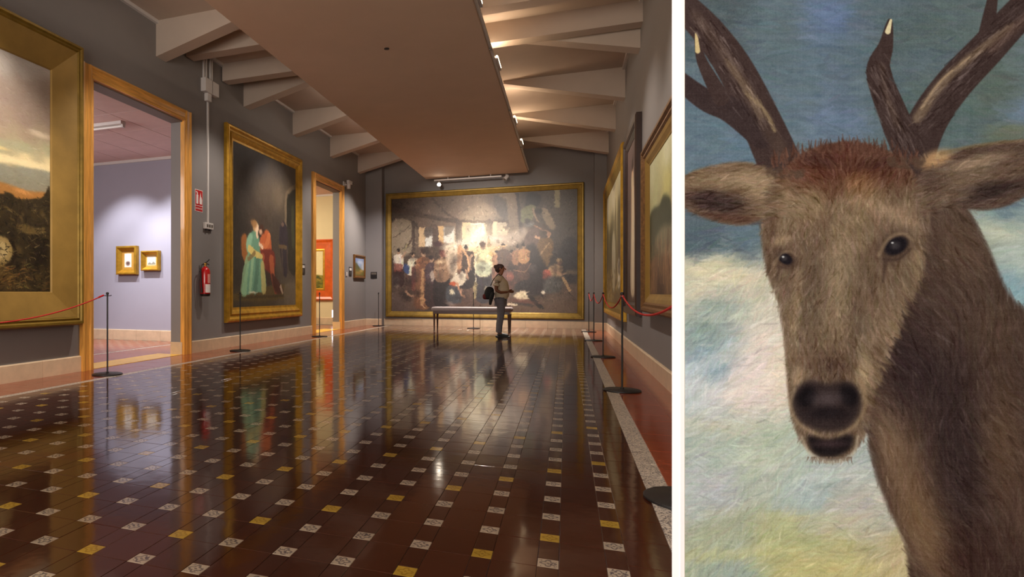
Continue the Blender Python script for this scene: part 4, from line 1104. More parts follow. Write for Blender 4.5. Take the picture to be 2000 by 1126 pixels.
# 1 landscape, near left: frame outer y 1.5..5.98
LW, LH = 4.42, 3.46
big = picture('framed_landscape', 'huge landscape painting in a wide olive gilt frame on the near left wall', (XL+0.004, 1.52, 0.60), RL, LW, LH,
  [('outer_rail', [(0,0),(0,0.12),(0.02,0.17),(0.045,0.17),(0.06,0.15),(0.085,0.16),(0.10,0.14),(0.10,0)], M_golddk),
   ('inner_rail', [(0.10,0),(0.10,0.145),(0.40,0.055),(0.41,0.035),(0.41,0)], M_olive)],
  image_mat('landscape_paint', PAINT['landscape']), 0.41, 0.03)
# 2 couple
CW, CH = 3.30, 3.62
picture('framed_couple_painting', 'tall painting of a woman in green and a man in red, gilt frame', (XL+0.004, 9.485, 0.455), RL, CW, CH,
  [('outer_rail', [(0,0),(0,0.06),(0.03,0.09),(0.06,0.09),(0.09,0.06),(0.12,0.055),(0.12,0)], M_gold),
   ('inner_rail', [(0.12,0),(0.12,0.055),(0.15,0.075),(0.19,0.06),(0.23,0.03),(0.27,0.03),(0.27,0)], M_gold)],
  image_mat('couple_paint', PAINT['couple']), 0.27, 0.024)
# 3 giant crowd painting on the end wall
GW, GH = 5.66, 3.78
picture('framed_crowd_painting', 'giant painting of a smoky hall crowded with people, covering the end wall', (-5.21, YB-0.004, 0.26), 0, GW, GH,
  [('outer_rail', [(0,0),(0,0.09),(0.02,0.10),(0.05,0.10),(0.06,0.08),(0.06,0)], M_golddk),
   ('inner_rail', [(0.06,0),(0.06,0.085),(0.15,0.05),(0.17,0.03),(0.17,0)], M_golddk)],
  image_mat('crowd_paint', PAINT['crowd'], rough=0.4, spec=0.3, bump=0.1), 0.17, 0.024)
# 4 small landscape beside the far opening
picture('small_framed_landscape', 'small bright landscape with blue sky beside the far opening', (XL+0.004, 16.55, 1.42), RL, 1.0, 0.69,
  [('rail', [(0,0),(0,0.05),(0.03,0.06),(0.07,0.035),(0.09,0.03),(0.09,0)], mat('brown_gilt', (120, 80, 36), 0.4, metal=0.3, noise=0.2, nscale=8))],
  image_mat('small_paint', PAINT['small']), 0.09, 0.024)
# 5..7 right wall
picture('framed_meadow_painting', 'nearest right wall painting, green trees over brown ground, heavy carved frame', (XR-0.004, 8.62, 0.76), RR, 2.72, 2.04,
  [('outer_rail', [(0,0),(0,0.09),(0.02,0.11),(0.05,0.11),(0.07,0.085),(0.10,0.09),(0.12,0.07),(0.12,0)], M_carved),
   ('inner_rail', [(0.12,0),(0.12,0.07),(0.16,0.06),(0.20,0.035),(0.22,0.03),(0.22,0)], M_olive)],
  image_mat('meadow_paint', PAINT['meadow']), 0.22, 0.024)
picture('dark_framed_portrait', 'tall dark framed painting of a pale standing figure on the right wall', (XR-0.004, 11.5, 0.66), RR, 2.0, 2.9,
  [('outer_rail', [(0,0),(0,0.07),(0.03,0.085),(0.10,0.085),(0.12,0.06),(0.12,0)], M_brownfr),
   ('inner_rail', [(0.12,0),(0.12,0.055),(0.15,0.06),(0.19,0.03),(0.20,0.03),(0.20,0)], M_brownfr)],
  image_mat('portrait_paint', PAINT['portrait']), 0.20, 0.024)
picture('gold_framed_forest_painting', 'long gold framed forest painting at the far end of the right wall', (XR-0.004, 17.3, 0.48), RR, 5.5, 3.19,
  [('outer_rail', [(0,0),(0,0.07),(0.03,0.095),(0.08,0.095),(0.12,0.07),(0.12,0)], M_gold),
   ('inner_rail', [(0.12,0),(0.12,0.07),(0.2,0.06),(0.28,0.03),(0.30,0.03),(0.30,0)], M_golddk)],
  image_mat('forest_paint', PAINT['forest']), 0.30, 0.024)
# side room gilt miniatures (on the wall y = 10.4)
def side_pic(name, label, x0, x1, z0, z1, key, rail):
    W, H = x1-x0, z1-z0
    r = rail
    picture(name, label, (x0, 10.4-0.004, z0), 0, W, H,
      [('outer_rail', [(0,0),(0,0.09),(0.012,0.10),(r*0.35,0.10),(r*0.35,0)], M_gold),
       ('inner_rail', [(r*0.35,0),(r*0.35,0.09),(r,0.03),(r,0)], M_gold)],
      image_mat(key+'_paint', PAINT[key]), r, 0.024)
#SIDEPICS
side_pic('small_gilt_picture', 'taller of the two small gilt pictures in the side room', -8.93, -8.41, 1.38, 1.98, 'mini_a', 0.11)
side_pic('small_gilt_picture', 'squarer of the two small gilt pictures, nearer the door jamb', -8.29, -7.85, 1.455, 1.865, 'mini_b', 0.08)
# orange framed picture in the cream room (on the wall y = 17.6)
picture('orange_framed_picture', 'landscape in a wide orange wood frame seen through the far opening', (-8.99, 17.596, 0.77), 0, 2.2, 1.90,
  [('outer_rail', [(0,0),(0,0.07),(0.03,0.08),(0.10,0.05),(0.30,0.04),(0.30,0)], M_orange),
   ('inner_rail', [(0.30,0),(0.30,0.045),(0.34,0.05),(0.37,0.03),(0.37,0)], M_gold)],
  image_mat('orange_paint', PAINT['orange']), 0.37, 0.024)

# ------------------------------------------------------------------ stag painting on the free standing display board
BD = 1.25                      # distance of the board's face along the view axis
def board_obj():
    fwd = Vector((-math.sin(YAW), math.cos(YAW), 0)); rt = Vector((math.cos(YAW), math.sin(YAW), 0))
    c0 = 664/1180*BD
    o = fwd*BD + rt*c0
    return o
bo = board_obj()
board = empty('display_board', (bo.x, bo.y, 0), YAW)
tag(board, 'free standing white display board at the right edge carrying the stag canvas', 'display board')
BW = 0.755
MB().bbox(0, BW, 0.0, 0.03, 0.06, 1.80, 0.002).build('board_panel', M_board, board)
for x in (0.10, BW-0.10):
    m = MB(); m.bbox(x-0.02, x+0.02, -0.16, 0.20, 0.0, 0.025, 0.004); m.bbox(x-0.015, x+0.015, 0.03, 0.05, 0.0, 0.5, 0.003)
    m.build('foot', M_grey, board)
CVX0 = (1337-1327)/1180*BD
# visible part: x 1337..2000, v 0..1126 -> canvas runs on a little past the frame
PXM = BD/1180
cx0, cx1 = CVX0, CVX0 + (2000-1337+24)*PXM
cz0, cz1 = 1+(571-1126-24)*PXM, 1+(571+24)*PXM
stag = empty('stag_painting', (bo.x, bo.y, 0), YAW)
tag(stag, 'unframed canvas of a brown stag head against blue sky and pale clouds', 'painting')
canvas('canvas', cx0, cx1, cz0, cz1, -0.0012, image_mat('stag_paint', PAINT['stag'], rough=0.8, spec=0.1, bump=0.07, weave=4500), stag, t=0.001)

# ------------------------------------------------------------------ rope posts
def make_post():
    e = empty('rope_post')
    MB().lathe([(0, 0), (0.172, 0), (0.178, 0.004), (0.178, 0.012), (0.172, 0.016), (0.03, 0.020), (0.016, 0.024), (0.016, 0.035), (0, 0.035)], 40).build('base_disc', M_black, e, smooth=True)
    MB().lathe([(0.0095, 0.02), (0.0095, 0.985)], 14).build('pole', M_black, e, smooth=True)
    MB().lathe([(0, 0.975), (0.015, 0.975), (0.017, 0.98), (0.017, 0.995), (0.012, 1.004), (0, 1.006)], 16).build('cap', M_black, e, smooth=True)
    for s in (-1, 1):
        MB().tube([(0, s*0.008, 0.962), (0, s*0.05, 0.962), (0, s*0.066, 0.967)], [0.0045, 0.0045, 0.006], 8).build('hook', M_black, e)
    return e
rp = make_post(); first = [rp]
RX, LX = 0.53, -5.24
posts = [
 (RX, 3.30, 'nearest rope post on the right, only its dark round base in view', 'rope posts along the right wall'),
 (RX, 6.77, 'tall looking rope post on the right in front of the carved frame', 'rope posts along the right wall'),
 (RX, 10.2, 'second standing rope post on the right, before the forest painting', 'rope posts along the right wall'),
 (RX, 13.6, 'third standing rope post on the right side', 'rope posts along the right wall'),
 (RX, 16.6, 'farthest rope post on the right, near the end wall corner', 'rope posts along the right wall'),
 (LX, 2.45, 'rope post out of view holding the near end of the left rope', 'rope posts along the left wall'),
 (LX, 5.90, 'rope post standing before the near side room opening', 'rope posts along the left wall'),
 (LX, 9.10, 'rope post standing in front of the couple painting', 'rope posts along the left wall'),
 (LX, 12.66, 'rope post standing before the far opening', 'rope posts along the left wall'),
 (-5.27, 17.35, 'rope post in the far left corner beside the giant painting', 'rope posts by the end wall'),
 (-2.43, 17.1, 'rope post behind the bench in front of the giant painting', 'rope posts by the end wall'),
]
for (x, y, lb, g) in posts:
    o = rp if first else copy_tree(rp)
    if first: first.pop()
    o.location = (x, y, 0); tag(o, lb, 'rope post', g)
def rope(x, y0, y1, label, sag=0.13, z=0.962):
    pts = []
    for k in range(25):
        t = k/24; pts.append((x, y0+0.066+(y1-y0-0.132)*t, z+0.005-sag*4*t*(1-t)))
    o = MB().tube(pts, 0.0075, 8).build('barrier_rope', M_rope, smooth=True)
    tag(o, label, 'rope', 'red barrier ropes')
    for s in (0, 1):
        p = pts[0] if s == 0 else pts[-1]; q = pts[2] if s == 0 else pts[-3]
        MB().tube([p, tuple((a*0.7+b*0.3) for a, b in zip(p, q))], 0.011, 8).build('rope_end', M_red, o, smooth=True)
rope(RX, 3.30, 6.77, 'red barrier rope nearest on the right, sagging below the carved frame', 0.13)
rope(RX, 6.77, 10.2, 'second red barrier rope on the right, before the gold framed forest', 0.16)
rope(RX, 10.2, 13.6, 'third red barrier rope on the right', 0.16)
rope(RX, 13.6, 16.6, 'farthest red barrier rope on the right', 0.16)
rope(LX, 2.45, 5.90, 'red barrier rope before the huge left landscape', 0.27)

# ------------------------------------------------------------------ bench
bn = empty('upholstered_bench', (-2.33, 16.1, 0)); tag(bn, 'long backless bench with a grey cushion before the giant painting', 'bench')
M_cush = mat('grey_upholstery', (128, 116, 116), 0.7, noise=0.06, nscale=12, bump=0.1, bscale=80)
M_dwood = mat('dark_red_wood', (62, 28, 20), 0.35, noise=0.25, nscale=8, coat=0.3)
def cushion():
    bm = bmesh.new(); bmesh.ops.create_cube(bm, size=1)
    for v in bm.verts: v.co = Vector((v.co.x*2.06, v.co.y*0.55, 0.565+v.co.z*0.11))
    bmesh.ops.bevel(bm, geom=bm.edges[:], offset=0.045, segments=4, affect='EDGES', profile=0.5)
    bmesh.ops.subdivide_edges(bm, edges=[e for e in bm.edges if e.calc_length() > 1], cuts=8)
    return MB().bm(bm)
cushion().build('cushion', M_cush, bn, smooth=True)
MB().tube([(-1.0,-0.26,0.515),(1.0,-0.26,0.515),(1.0,0.26,0.515),(-1.0,0.26,0.515),(-1.0,-0.26,0.515)], 0.007, 8).build('piping', M_cush, bn)
MB().bbox(-0.985, 0.985, -0.245, 0.245, 0.44, 0.512, 0.006).build('seat_rail', M_dwood, bn)
for sx in (-1, 1):
    for sy in (-1, 1):
        m = MB(); x, y = sx*0.955, sy*0.215
        m.lathe([(0.0,0),(0.017,0),(0.018,0.02),(0.03,0.40),(0.034,0.43),(0.034,0.45),(0,0.45)], 14, (x, y, 0))
        m.build('leg', M_dwood, bn, smooth=True)

# ------------------------------------------------------------------ track, lamps and fittings
tr = MB().bbox(-1.0, -0.965, 4.0, 17.4, 4.36, 4.40, 0.003).build('track_rail', M_plastic)
tag(tr, 'long white lamp track running along the right edge of the hanging soffit', 'lamp track')
for y in (5.5, 8.5, 11.5, 14.5): MB().bbox(-1.0, -0.962, y, y+0.06, 4.345, 4.365, 0.002).build('rail_clip', M_grey, tr)
def tube_lamp(y, label, ln=0.5):
    e = empty('tube_lamp', (-0.955, y, 4.42)); tag(e, label, 'lamp', 'lamps on the soffit track')
    MB().bbox(-0.025, 0.02, -ln/2, ln/2, -0.02, 0.005, 0.004).build('housing', M_plastic, e)
    MB().tube([(0.0, -ln/2+0.02, 0.024), (0.0, ln/2-0.02, 0.024)], 0.02, 12).build('glass_tube', M_emit, e, smooth=True)
for y, lb in ((7.1, 'tube lamp at the top edge of the view on the soffit track'), (9.3, 'longest looking lit tube lamp on the soffit track'), (12.5, 'middle lit tube lamp on the soffit track'), (14.4, 'farthest lit tube lamp on the soffit track')):
    tube_lamp(y, lb)
# track across the far end of the soffit
t2 = MB().bbox(-3.6, -1.7, 17.38, 17.42, 4.235, 4.275, 0.004).build('cross_track', M_plastic)
tag(t2, 'white lamp track across the far end of the soffit', 'lamp track')
for x in (-3.2, -2.6, -2.0):
    MB().tube([(x, 17.4, 4.27), (x, 17.4, 4.329)], 0.012, 8).build('track_stem', M_plastic, t2)
def track_spot(x, y, z, aimv, lit, label):
    e = empty('track_spotlight', (x, y, z)); tag(e, label, 'spotlight', 'spotlights on the end track')
    MB().tube([(0, 0, 0), (0, 0, -0.06)], 0.010, 8).build('stem', M_plastic, e)
    d = Vector(aimv).normalized(); c = Vector((0, 0, -0.10))
    a = c - d*0.09; b = c + d*0.07
    MB().tube([a, a+d*0.01, b-d*0.01, b], [0.035, 0.045, 0.055, 0.055], 20).build('lamp_head', M_plastic, e, smooth=True)
    MB().tube([b-d*0.002, b+d*0.003], 0.048, 20).build('lens', M_emit_w if lit else M_grey, e)
track_spot(-3.46, 17.4, 4.235, (0.22, -1, -0.30), True, 'lit spotlight hanging at the left end of the far track')
track_spot(-1.58, 17.4, 4.30, (-0.5, -0.4, -0.7), False, 'unlit white spotlight at the right end of the far track')

def wall_frame(y, z, side='l'):
    return (XL, y, z)
# conduit and boxes on the left wall beside the near opening
cd = empty('cable_conduit', (XL, 8.95, 0)); tag(cd, 'thin white cable duct running down the wall to a small box', 'cable duct')
MB().bbox(0, 0.025, -0.02, 0.02, 2.19, 4.28, 0.003).build('duct', M_plastic, cd)
MB().bbox(0, 0.05, -0.13, 0.12, 2.09, 2.20, 0.006).build('socket_box', M_plastic, cd)
for y in (-0.07, 0.0, 0.07): MB().bbox(0.05, 0.056, y-0.022, y+0.022, 2.12, 2.17, 0.002).build('socket_cover', M_grey, cd)
for y in (-0.06, 0.05): MB().bbox(0.01, 0.045, y-0.02, y+0.02, 2.065, 2.09, 0.002).build('plug', M_dark, cd)
jb = empty('junction_box', (XL, 8.95, 4.28)); tag(jb, 'white junction box with cables rising to the ceiling', 'junction box')
MB().bbox(0, 0.07, -0.09, 0.03, 0.0, 0.13, 0.005).build('lower_box', M_plastic, jb)
MB().bbox(0, 0.10, -0.20, 0.22, 0.13, 0.36, 0.006).build('main_box', M_plastic, jb)
MB().box(0.10, 0.104, 0.005, 0.012, 0.135, 0.355).build('lid_seam', M_grey, jb)
for y in (-0.13, -0.06, 0.07, 0.12): MB().bbox(0.0, 0.028, y-0.016, y+0.016, 0.36, 0.80, 0.003).build('riser', M_plastic, jb)

# fire equipment sign
def text_obj(name, s, size, m, parent, loc, rot, ext=0.0008):
    cu = bpy.data.curves.new(name, 'FONT'); cu.body = s; cu.size = size; cu.extrude = ext
    cu.align_x = 'CENTER'; cu.align_y = 'CENTER'; cu.fill_mode = 'BOTH'
    o = bpy.data.objects.new(name, cu); COL.objects.link(o)
    bpy.context.view_layer.update()
    dg = bpy.context.evaluated_depsgraph_get()
    me = bpy.data.meshes.new_from_object(o.evaluated_get(dg))
    bpy.data.objects.remove(o)
    me.materials.clear(); me.materials.append(m)
    t = bpy.data.objects.new(name, me); COL.objects.link(t); t.parent = parent; t.location = loc; t.rotation_euler = rot
    return t
sg = empty('fire_sign', (XL, 8.69, 2.36)); tag(sg, 'red and white extinguisher sign above the fire extinguisher', 'sign')
MB().bbox(0, 0.006, -0.115, 0.115, 0, 0.37, 0.002).build('sign_plate', M_paper, sg)
MB().box(0.006, 0.0075, -0.105, 0.105, 0.105, 0.36).build('red_field', M_signred, sg)
MB().box(0.006, 0.0075, -0.105, 0.105, 0.01, 0.095).build('red_banner', M_signred, sg)
m = MB(); m.bbox(0.0075, 0.009, -0.08, -0.02, 0.13, 0.28, 0.0005); m.bbox(0.0075, 0.009, -0.065, -0.035, 0.28, 0.32, 0.0005); m.bbox(0.0075, 0.009, -0.09, -0.05, 0.315, 0.335, 0.0005)
m.build('extinguisher_symbol', M_paper, sg)
m = MB(); m.prism([(0.02,0.13),(0.085,0.13),(0.09,0.20),(0.07,0.26),(0.06,0.23),(0.045,0.33),(0.02,0.24),(0.012,0.18)], 'x', 0.0075, 0.009)
m.build('flame_symbol', M_paper, sg)
text_obj('sign_lettering', 'EXTINTOR', 0.038, M_paper, sg, (0.0078, 0, 0.052), (R(90), 0, R(90)))

# fire extinguisher
fx = empty('fire_extinguisher', (XL, 8.72, 1.08-0.14)); tag(fx, 'red fire extinguisher hanging on the wall right of the near opening', 'fire extinguisher')
o = MB().lathe([(0,0.0),(0.07,0.0),(0.082,0.015),(0.085,0.04)], 24, (0.11,0,0)).build('foot_ring', M_black, fx, smooth=True)
MB().lathe([(0.082,0.04),(0.085,0.05),(0.085,0.40),(0.078,0.44),(0.055,0.475),(0.03,0.49),(0.025,0.50)], 28, (0.11,0,0)).build('cylinder', M_red, fx, smooth=True)
def curved_label(z0, z1, a0, a1, m, nm):
    vs=[]; fs=[]; n=10
    for i in range(n+1):
        a = a0+(a1-a0)*i/n
        for z in (z0, z1): vs.append((0.11+0.0862*math.cos(a), 0.0862*math.sin(a), z))
        if i: fs.append((2*i-2, 2*i, 2*i+1, 2*i-1))
    return MB().add(vs, fs).build(nm, m, fx, smooth=True, fix=False)
curved_label(0.06, 0.20, R(-55), R(45), M_paper, 'paper_label')
curved_label(0.22, 0.37, R(-30), R(40), mat('pink_print', (222, 150, 140), 0.5, noise=0.3, nscale=60), 'instruction_label')
MB().lathe([(0.022,0.50),(0.022,0.53),(0.03,0.535),(0.03,0.555),(0,0.56)], 16, (0.11,0,0)).build('valve', mat('brass', (170, 130, 60), 0.35, metal=0.8, noise=0.1, nscale=20), fx, smooth=True)
MB().tube([(0.11,-0.02,0.555),(0.11,0.05,0.575),(0.11,0.12,0.62)], 0.009, 8).build('lever', M_black, fx)
MB().tube([(0.11,-0.02,0.55),(0.11,0.05,0.55),(0.11,0.11,0.535)], 0.009, 8).build('handle', M_black, fx)
MB().tube([(0.11,-0.02,0.54),(0.11,-0.09,0.53),(0.11,-0.135,0.45),(0.11,-0.13,0.30),(0.11,-0.11,0.14)], 0.011, 10).build('hose', M_black, fx, smooth=True)
MB().tube([(0.11,-0.11,0.15),(0.11,-0.105,0.06)], [0.012,0.02], 12).build('nozzle', M_black, fx)
MB().bbox(0.0, 0.03, -0.02, 0.02, 0.42, 0.52, 0.003).build('wall_bracket', M_grey, fx)

# small wall labels
def plate(y, z, w_, h, label, m=M_dark):
    e = MB().bbox(0, 0.012, -w_/2, w_/2, -h/2, h/2, 0.002).build('wall_label', m, None, (XL, y, z))
    tag(e, label, 'label')
    MB().box(0.0122, 0.0126, -w_*0.38, w_*0.38, h*0.12, h*0.38).build('label_print', M_plastic, e)
    for k in range(3): MB().box(0.0122, 0.0126, -w_*0.38, w_*(0.3-0.1*k), h*(-0.05-0.12*k), h*(0.0-0.12*k)).build('print_line', M_grey, e)
plate(12.98, 1.55, 0.22, 0.24, 'small dark wall label right of the couple painting')
plate(16.3, 1.60, 0.22, 0.26, 'small dark wall label between the far opening and the small landscape')
lp = MB().bbox(-0.10, 0.10, -0.012, 0, -0.10, 0.10, 0.002).build('wall_label', M_dark, None, (-5.53, 17.72, 1.53)); tag(lp, 'square dark wall label on the far left pier', 'label')
MB().box(-0.08, 0.08, -0.0126, -0.0122, 0.02, 0.08).build('label_print', M_grey, lp)
sw = MB().bbox(0, 0.02, -0.05, 0.05, -0.06, 0.06, 0.004).build('light_switch', M_plastic, None, (XL, 15.98, 1.52)); tag(sw, 'white light switch beside the far opening casing', 'light switch')
MB().bbox(0.02, 0.026, -0.03, 0.03, -0.035, 0.035, 0.002).build('rocker', M_plastic, sw)

# camera on the far opening
cc = empty('security_camera', (XL, 15.78, 4.02)); tag(cc, 'small white security camera above the far opening', 'security camera')
MB().bbox(0, 0.03, -0.08, 0.08, -0.06, 0.06, 0.004).build('wall_plate', M_plastic, cc)
MB().tube([(0.02, 0, -0.02), (0.14, 0, -0.03)], 0.018, 10).build('arm', M_plastic, cc)
MB().lathe([(0.0,-0.14),(0.05,-0.14),(0.055,-0.06),(0.05,0.0),(0,0.0)], 16, (0.14, 0, 0)).build('swivel', M_plastic, cc, smooth=True)
MB().bbox(0.10, 0.18, -0.06, 0.22, 0.0, 0.09, 0.008).build('camera_body', M_plastic, cc)
MB().tube([(0.14, 0.22, 0.045), (0.14, 0.27, 0.045)], 0.045, 14).build('camera_lens', M_black, cc)

# ceiling lamp of the side room and small light of the cream room
cl = empty('strip_light', (-7.38, 8.0, 3.8)); tag(cl, 'unlit white strip light on the side room ceiling', 'ceiling light')
cl.rotation_euler = (0, 0, R(90))
MB().bbox(-0.06, 0.06, -0.6, 0.6, -0.05, 0.0, 0.005).build('fitting', M_plastic, cl)
MB().tube([(0.03, -0.57, -0.07), (0.03, 0.57, -0.07)], 0.02, 12).build('tube_glass', mat('milky_glass', (235, 230, 225), 0.3), cl, smooth=True)
for s in (-0.57, 0.57): MB().bbox(0.0, 0.06, s-0.02, s+0.02, -0.095, -0.045, 0.004).build('end_cap', M_plastic, cl)
nl = empty('floor_lamp_box', (-6.75, 17.52, 0.22)); tag(nl, 'small glowing light box above the baseboard in the cream room', 'light box')
MB().bbox(-0.09, 0.09, -0.02, 0.05, 0.0, 0.25, 0.004).build('box_body', M_plastic, nl)
MB().bbox(-0.075, 0.075, -0.026, -0.02, 0.015, 0.235, 0.002).build('glowing_pane', mat('pane_glow', (235, 235, 255), 0.4, emit=4.0), nl)
# ------------------------------------------------------------------ visitor
def skin_mesh(name, joints, edges, m, parent, sub=2, root=0, smooth=True, branch=0.5):
    """joints: list of (x,y,z,rx,ry)"""
    me = bpy.data.meshes.new(name)
    me.from_pydata([j[:3] for j in joints], edges, [])
    o = bpy.data.objects.new(name, me); COL.objects.link(o)
    md = o.modifiers.new('skin', 'SKIN'); md.branch_smoothing = branch; md.use_smooth_shade = True
    for i, j in enumerate(joints):
        sv = me.skin_vertices[0].data[i]
        sv.radius = (j[3], j[4] if len(j) > 4 else j[3]); sv.use_root = (i == root)
    sd = o.modifiers.new('sub', 'SUBSURF'); sd.levels = sub; sd.render_levels = sub
    bpy.context.view_layer.update()
    dg = bpy.context.evaluated_depsgraph_get()
    me2 = bpy.data.meshes.new_from_object(o.evaluated_get(dg))
    bpy.data.objects.remove(o)
    me2.materials.clear(); me2.materials.append(m)
    me2.polygons.foreach_set('use_smooth', [True]*len(me2.polygons))
    n = bpy.data.objects.new(name, me2); COL.objects.link(n)
    if parent is not None: n.parent = parent
    return n
M_skin = mat('brown_skin', (128, 80, 56), 0.55, noise=0.05, nscale=12)
M_shirt = mat('cream_cotton', (214, 200, 176), 0.9, noise=0.06, nscale=9, bump=0.4, bscale=18)
M_jean = mat('pale_denim', (120, 118, 126), 0.9, noise=0.14, nscale=14, bump=0.3, bscale=60)
M_shoe = mat('black_shoe', (24, 22, 24), 0.5, noise=0.1, nscale=20)
M_hair = mat('dark_brown_hair', (48, 24, 20), 0.6, noise=0.25, nscale=30, bump=0.6, bscale=60, stretch=(1, 1, 3))
M_bag = mat('black_bag', (26, 28, 32), 0.7, noise=0.15, nscale=10, bump=0.3, bscale=40)
M_bagred = mat('red_bag', (110, 26, 30), 0.7, noise=0.15, nscale=10)
# figure faces local +x; y left/right (right arm towards the camera: -y)
pz = empty('person', (-1.40, 14.08, 0), R(-4))
tag(pz, 'visitor in a cream t-shirt and pale jeans standing in profile before the giant painting', 'person')
def chain(js): return [(i, i+1) for i in range(len(js)-1)]
J = []; E = []
def addc(js, link=None):
    s = len(J); J.extend(js); E.extend([(s+i, s+i+1) for i in range(len(js)-1)])
    if link is not None: E.append((link, s))
    return s
# pelvis .. head
addc([(0.0,0,0.92,0.115,0.155),(0.0,0,1.05,0.115,0.14),(0.01,0,1.18,0.115,0.15),(-0.01,0,1.30,0.10,0.16),(-0.01,0,1.38,0.06,0.08),(0.005,0,1.43,0.048,0.05),(0.02,0,1.48,0.062,0.055),(0.012,0,1.55,0.092,0.072),(0.0,0,1.605,0.075,0.062)])
# legs
for s in (-1, 1):
    kx = 0.03 if s < 0 else -0.02
    addc([(0.0,s*0.085,0.86,0.095,0.09),(kx+0.01,s*0.09,0.66,0.078,0.075),(kx,s*0.09,0.48,0.058),(kx-0.03,s*0.09,0.30,0.052),(kx-0.04,s*0.09,0.10,0.036),(kx+0.02,s*0.095,0.045,0.036),(kx+0.11,s*0.10,0.035,0.032)], 0)
# arms: upper arm down, forearm forward across the belly
for s in (-1, 1):
    sh = addc([(-0.01,s*0.15,1.33,0.05),(-0.045,s*0.20,1.24,0.048),(-0.06,s*0.215,1.06,0.042),(0.03,s*0.20,1.0,0.036),(0.15,s*0.13,1.01,0.029),(0.19,s*0.10,1.015,0.024)], 3)
body = skin_mesh('body', J, E, M_skin, pz, 2)
# hands with fingers
for s in (-1, 1):
    wr = Vector((0.19, s*0.10, 1.015))
    d = Vector((0.75, -s*0.6, 0.05)).normalized(); sd_ = Vector((0, 0, 1)); up = d.cross(sd_).normalized()
    jj = [(*wr, 0.022), (*(wr+d*0.05), 0.026, 0.016)]; ee = [(0, 1)]
    for k, (off, ln) in enumerate(((0.024, 0.065), (0.008, 0.075), (-0.008, 0.07), (-0.022, 0.055))):
        b = len(jj); a = wr + d*0.06 + sd_*off
        jj += [(*a, 0.009), (*(a+d*ln*0.5), 0.0085), (*(a+d*ln*0.85 - up*s*0.02), 0.0075)]
        ee += [(1, b), (b, b+1), (b+1, b+2)]
    b = len(jj); a = wr + d*0.02 + sd_*0.028
    jj += [(*a, 0.011), (*(a+d*0.03+sd_*0.02), 0.010), (*(a+d*0.06+sd_*0.022), 0.008)]
    ee += [(0, b), (b, b+1), (b+1, b+2)]
    skin_mesh('hand', jj, ee, M_skin, pz, 1)
# face details: nose, ear, eyes, mouth
MB().bm((lambda bm: (bmesh.ops.create_icosphere(bm, subdivisions=2, radius=0.016), [setattr(v, 'co', Vector((v.co.x*1.3+0.108, v.co.y*0.7, v.co.z*1.3+1.525))) for v in bm.verts], bm)[-1])(bmesh.new())).build('nose', M_skin, pz, smooth=True)
for s in (-1, 1):
    def ell(cx, cy, cz, rx, ry, rz, n=2):
        bm = bmesh.new(); bmesh.ops.create_icosphere(bm, subdivisions=n, radius=1)
        for v in bm.verts: v.co = Vector((cx+v.co.x*rx, cy+v.co.y*ry, cz+v.co.z*rz))
        return MB().bm(bm)
    ell(0.005, s*0.075, 1.535, 0.02, 0.012, 0.032).build('ear', M_skin, pz, smooth=True)
    ell(0.094, s*0.030, 1.550, 0.010, 0.014, 0.008).build('eye', M_dark, pz, smooth=True)
ell(0.088, 0, 1.487, 0.012, 0.024, 0.007).build('mouth', mat('lips', (120, 56, 48), 0.5), pz, smooth=True)
# hair
hb = MB()
for (cx, cy, cz, rx, ry, rz) in ((-0.018,0,1.575,0.098,0.088,0.075),(-0.055,0,1.53,0.068,0.082,0.085),(-0.11,0,1.585,0.04,0.045,0.045)):
    bm = bmesh.new(); bmesh.ops.create_icosphere(bm, subdivisions=3, radius=1)
    for v in bm.verts:
        k = 1+0.04*math.sin(v.co.z*23+v.co.y*17)
        v.co = Vector((cx+v.co.x*rx*k, cy+v.co.y*ry*k, cz+v.co.z*rz*k))
    hb.bm(bm)
hb.build('hair', M_hair, pz, smooth=True)
# t-shirt: lofted rings with soft folds, sleeves in the same mesh
def loft(rings, n=28, fold=0.0):
    """rings: (cx, cy, z, rx, ry, tilt_x)"""
    vs = []; fs = []
    for i, (cx, cy, z, rx, ry, tx) in enumerate(rings):
        for k in range(n):
            a = 2*math.pi*k/n; f = 1+fold*math.sin(5*a+i*1.3)
            vs.append((cx+rx*math.cos(a)*f, cy+ry*math.sin(a)*f, z+tx*math.cos(a)))
    for i in range(len(rings)-1):
        for k in range(n):
            a = i*n+k; b = i*n+(k+1) % n; fs.append((a, b, b+n, a+n))
    fs.append(tuple(range(n))[::-1]); fs.append(tuple((len(rings)-1)*n+k for k in range(n)))
    return MB().add(vs, fs)
ts = loft([(0.015,0,0.865,0.135,0.178,0.0),(0.03,0,0.92,0.152,0.185,0.0),(0.045,0,1.0,0.158,0.186,0.0),(0.045,0,1.08,0.152,0.182,0.0),(0.035,0,1.17,0.142,0.18,0.0),(0.02,0,1.25,0.132,0.184,0.0),
           (0.0,0,1.31,0.112,0.18,-0.01),(-0.01,0,1.35,0.090,0.145,-0.015),(-0.006,0,1.385,0.066,0.090,-0.02),(0.0,0,1.40,0.056,0.062,-0.02)], fold=0.02)
for sg_ in (-1, 1):
    ts.tube([(-0.005,sg_*0.10,1.315),(-0.015,sg_*0.165,1.305),(-0.035,sg_*0.205,1.25),(-0.05,sg_*0.222,1.18),(-0.055,sg_*0.226,1.145)], [0.07,0.078,0.074,0.069,0.07], 18)
ts.build('t_shirt', M_shirt, pz, smooth=True)
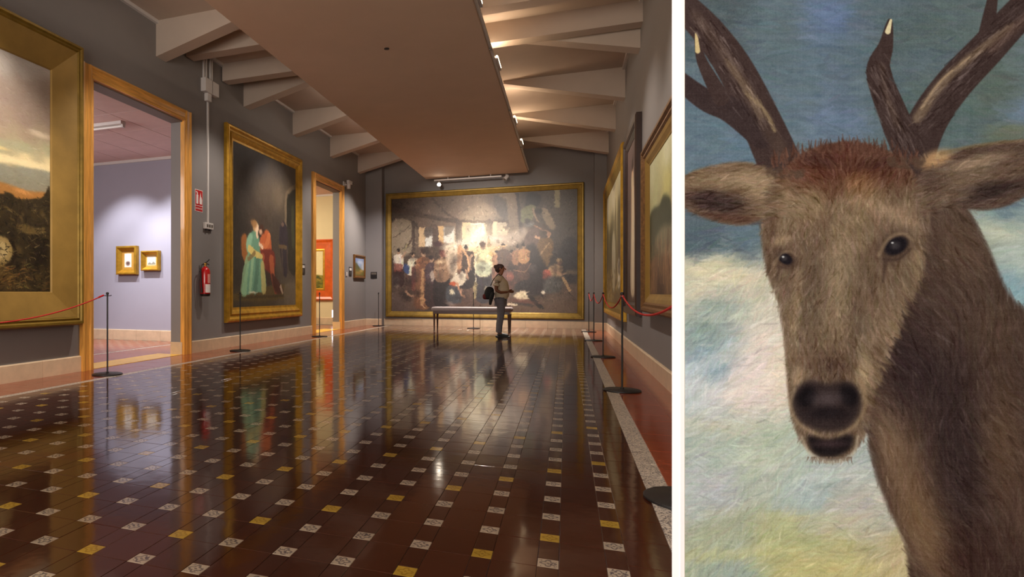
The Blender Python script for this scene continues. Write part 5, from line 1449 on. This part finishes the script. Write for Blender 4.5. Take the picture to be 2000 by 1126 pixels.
# jeans
PJ = [(0.0,0,0.93,0.135,0.175)]; PE = []
for s in (-1, 1):
    kx = 0.03 if s < 0 else -0.02
    b = len(PJ); PJ += [(-0.005,s*0.085,0.84,0.118,0.105),(kx+0.01,s*0.09,0.65,0.092,0.09),(kx,s*0.09,0.46,0.074),(kx-0.03,s*0.09,0.28,0.068),(kx-0.04,s*0.09,0.12,0.064),(kx-0.04,s*0.09,0.085,0.060)]
    PE += [(0, b)] + [(b+i, b+i+1) for i in range(5)]
skin_mesh('jeans', PJ, PE, M_jean, pz, 2)
# shoes
for s in (-1, 1):
    kx = 0.03 if s < 0 else -0.02
    skin_mesh('shoe', [(kx-0.07,s*0.092,0.042,0.040,0.036),(kx-0.02,s*0.093,0.05,0.045,0.04),(kx+0.08,s*0.10,0.038,0.036,0.042),(kx+0.17,s*0.105,0.03,0.026,0.036)], [(0,1),(1,2),(2,3)], M_shoe, pz, 2)
    MB().bbox(kx-0.105, kx+0.19, s*0.098-0.043, s*0.098+0.043, 0.0, 0.022, 0.008).build('shoe_sole', M_shoe, pz)
# shoulder bag carried on the hip (a thing held by the visitor)
bg = empty('shoulder_bag', (-1.40, 14.08, 0), R(-4)); tag(bg, 'black and dark red bag hanging behind the hip of the visitor', 'bag')
def soft(name, js, m, par): return skin_mesh(name, js, chain(js), m, par, 2)
soft('bag_body', [(-0.20,-0.10,1.14,0.06,0.09),(-0.23,-0.10,1.02,0.085,0.12),(-0.25,-0.10,0.90,0.085,0.12),(-0.24,-0.10,0.84,0.06,0.09)], M_bag, bg)
soft('bag_pocket', [(-0.29,-0.12,0.98,0.04,0.07),(-0.315,-0.12,0.90,0.05,0.08),(-0.31,-0.12,0.84,0.035,0.06)], M_bagred, bg)
soft('jacket_sleeve', [(-0.12,-0.20,1.02,0.045),(-0.16,-0.19,0.90,0.05),(-0.19,-0.17,0.80,0.04),(-0.20,-0.16,0.72,0.03)], M_bag, bg)
MB().tube([(-0.20,-0.10,1.16),(-0.13,-0.13,1.30),(-0.03,-0.11,1.42),(0.07,-0.05,1.34),(0.14,0.05,1.22)], 0.010, 8).build('strap', M_bag, bg, smooth=True)
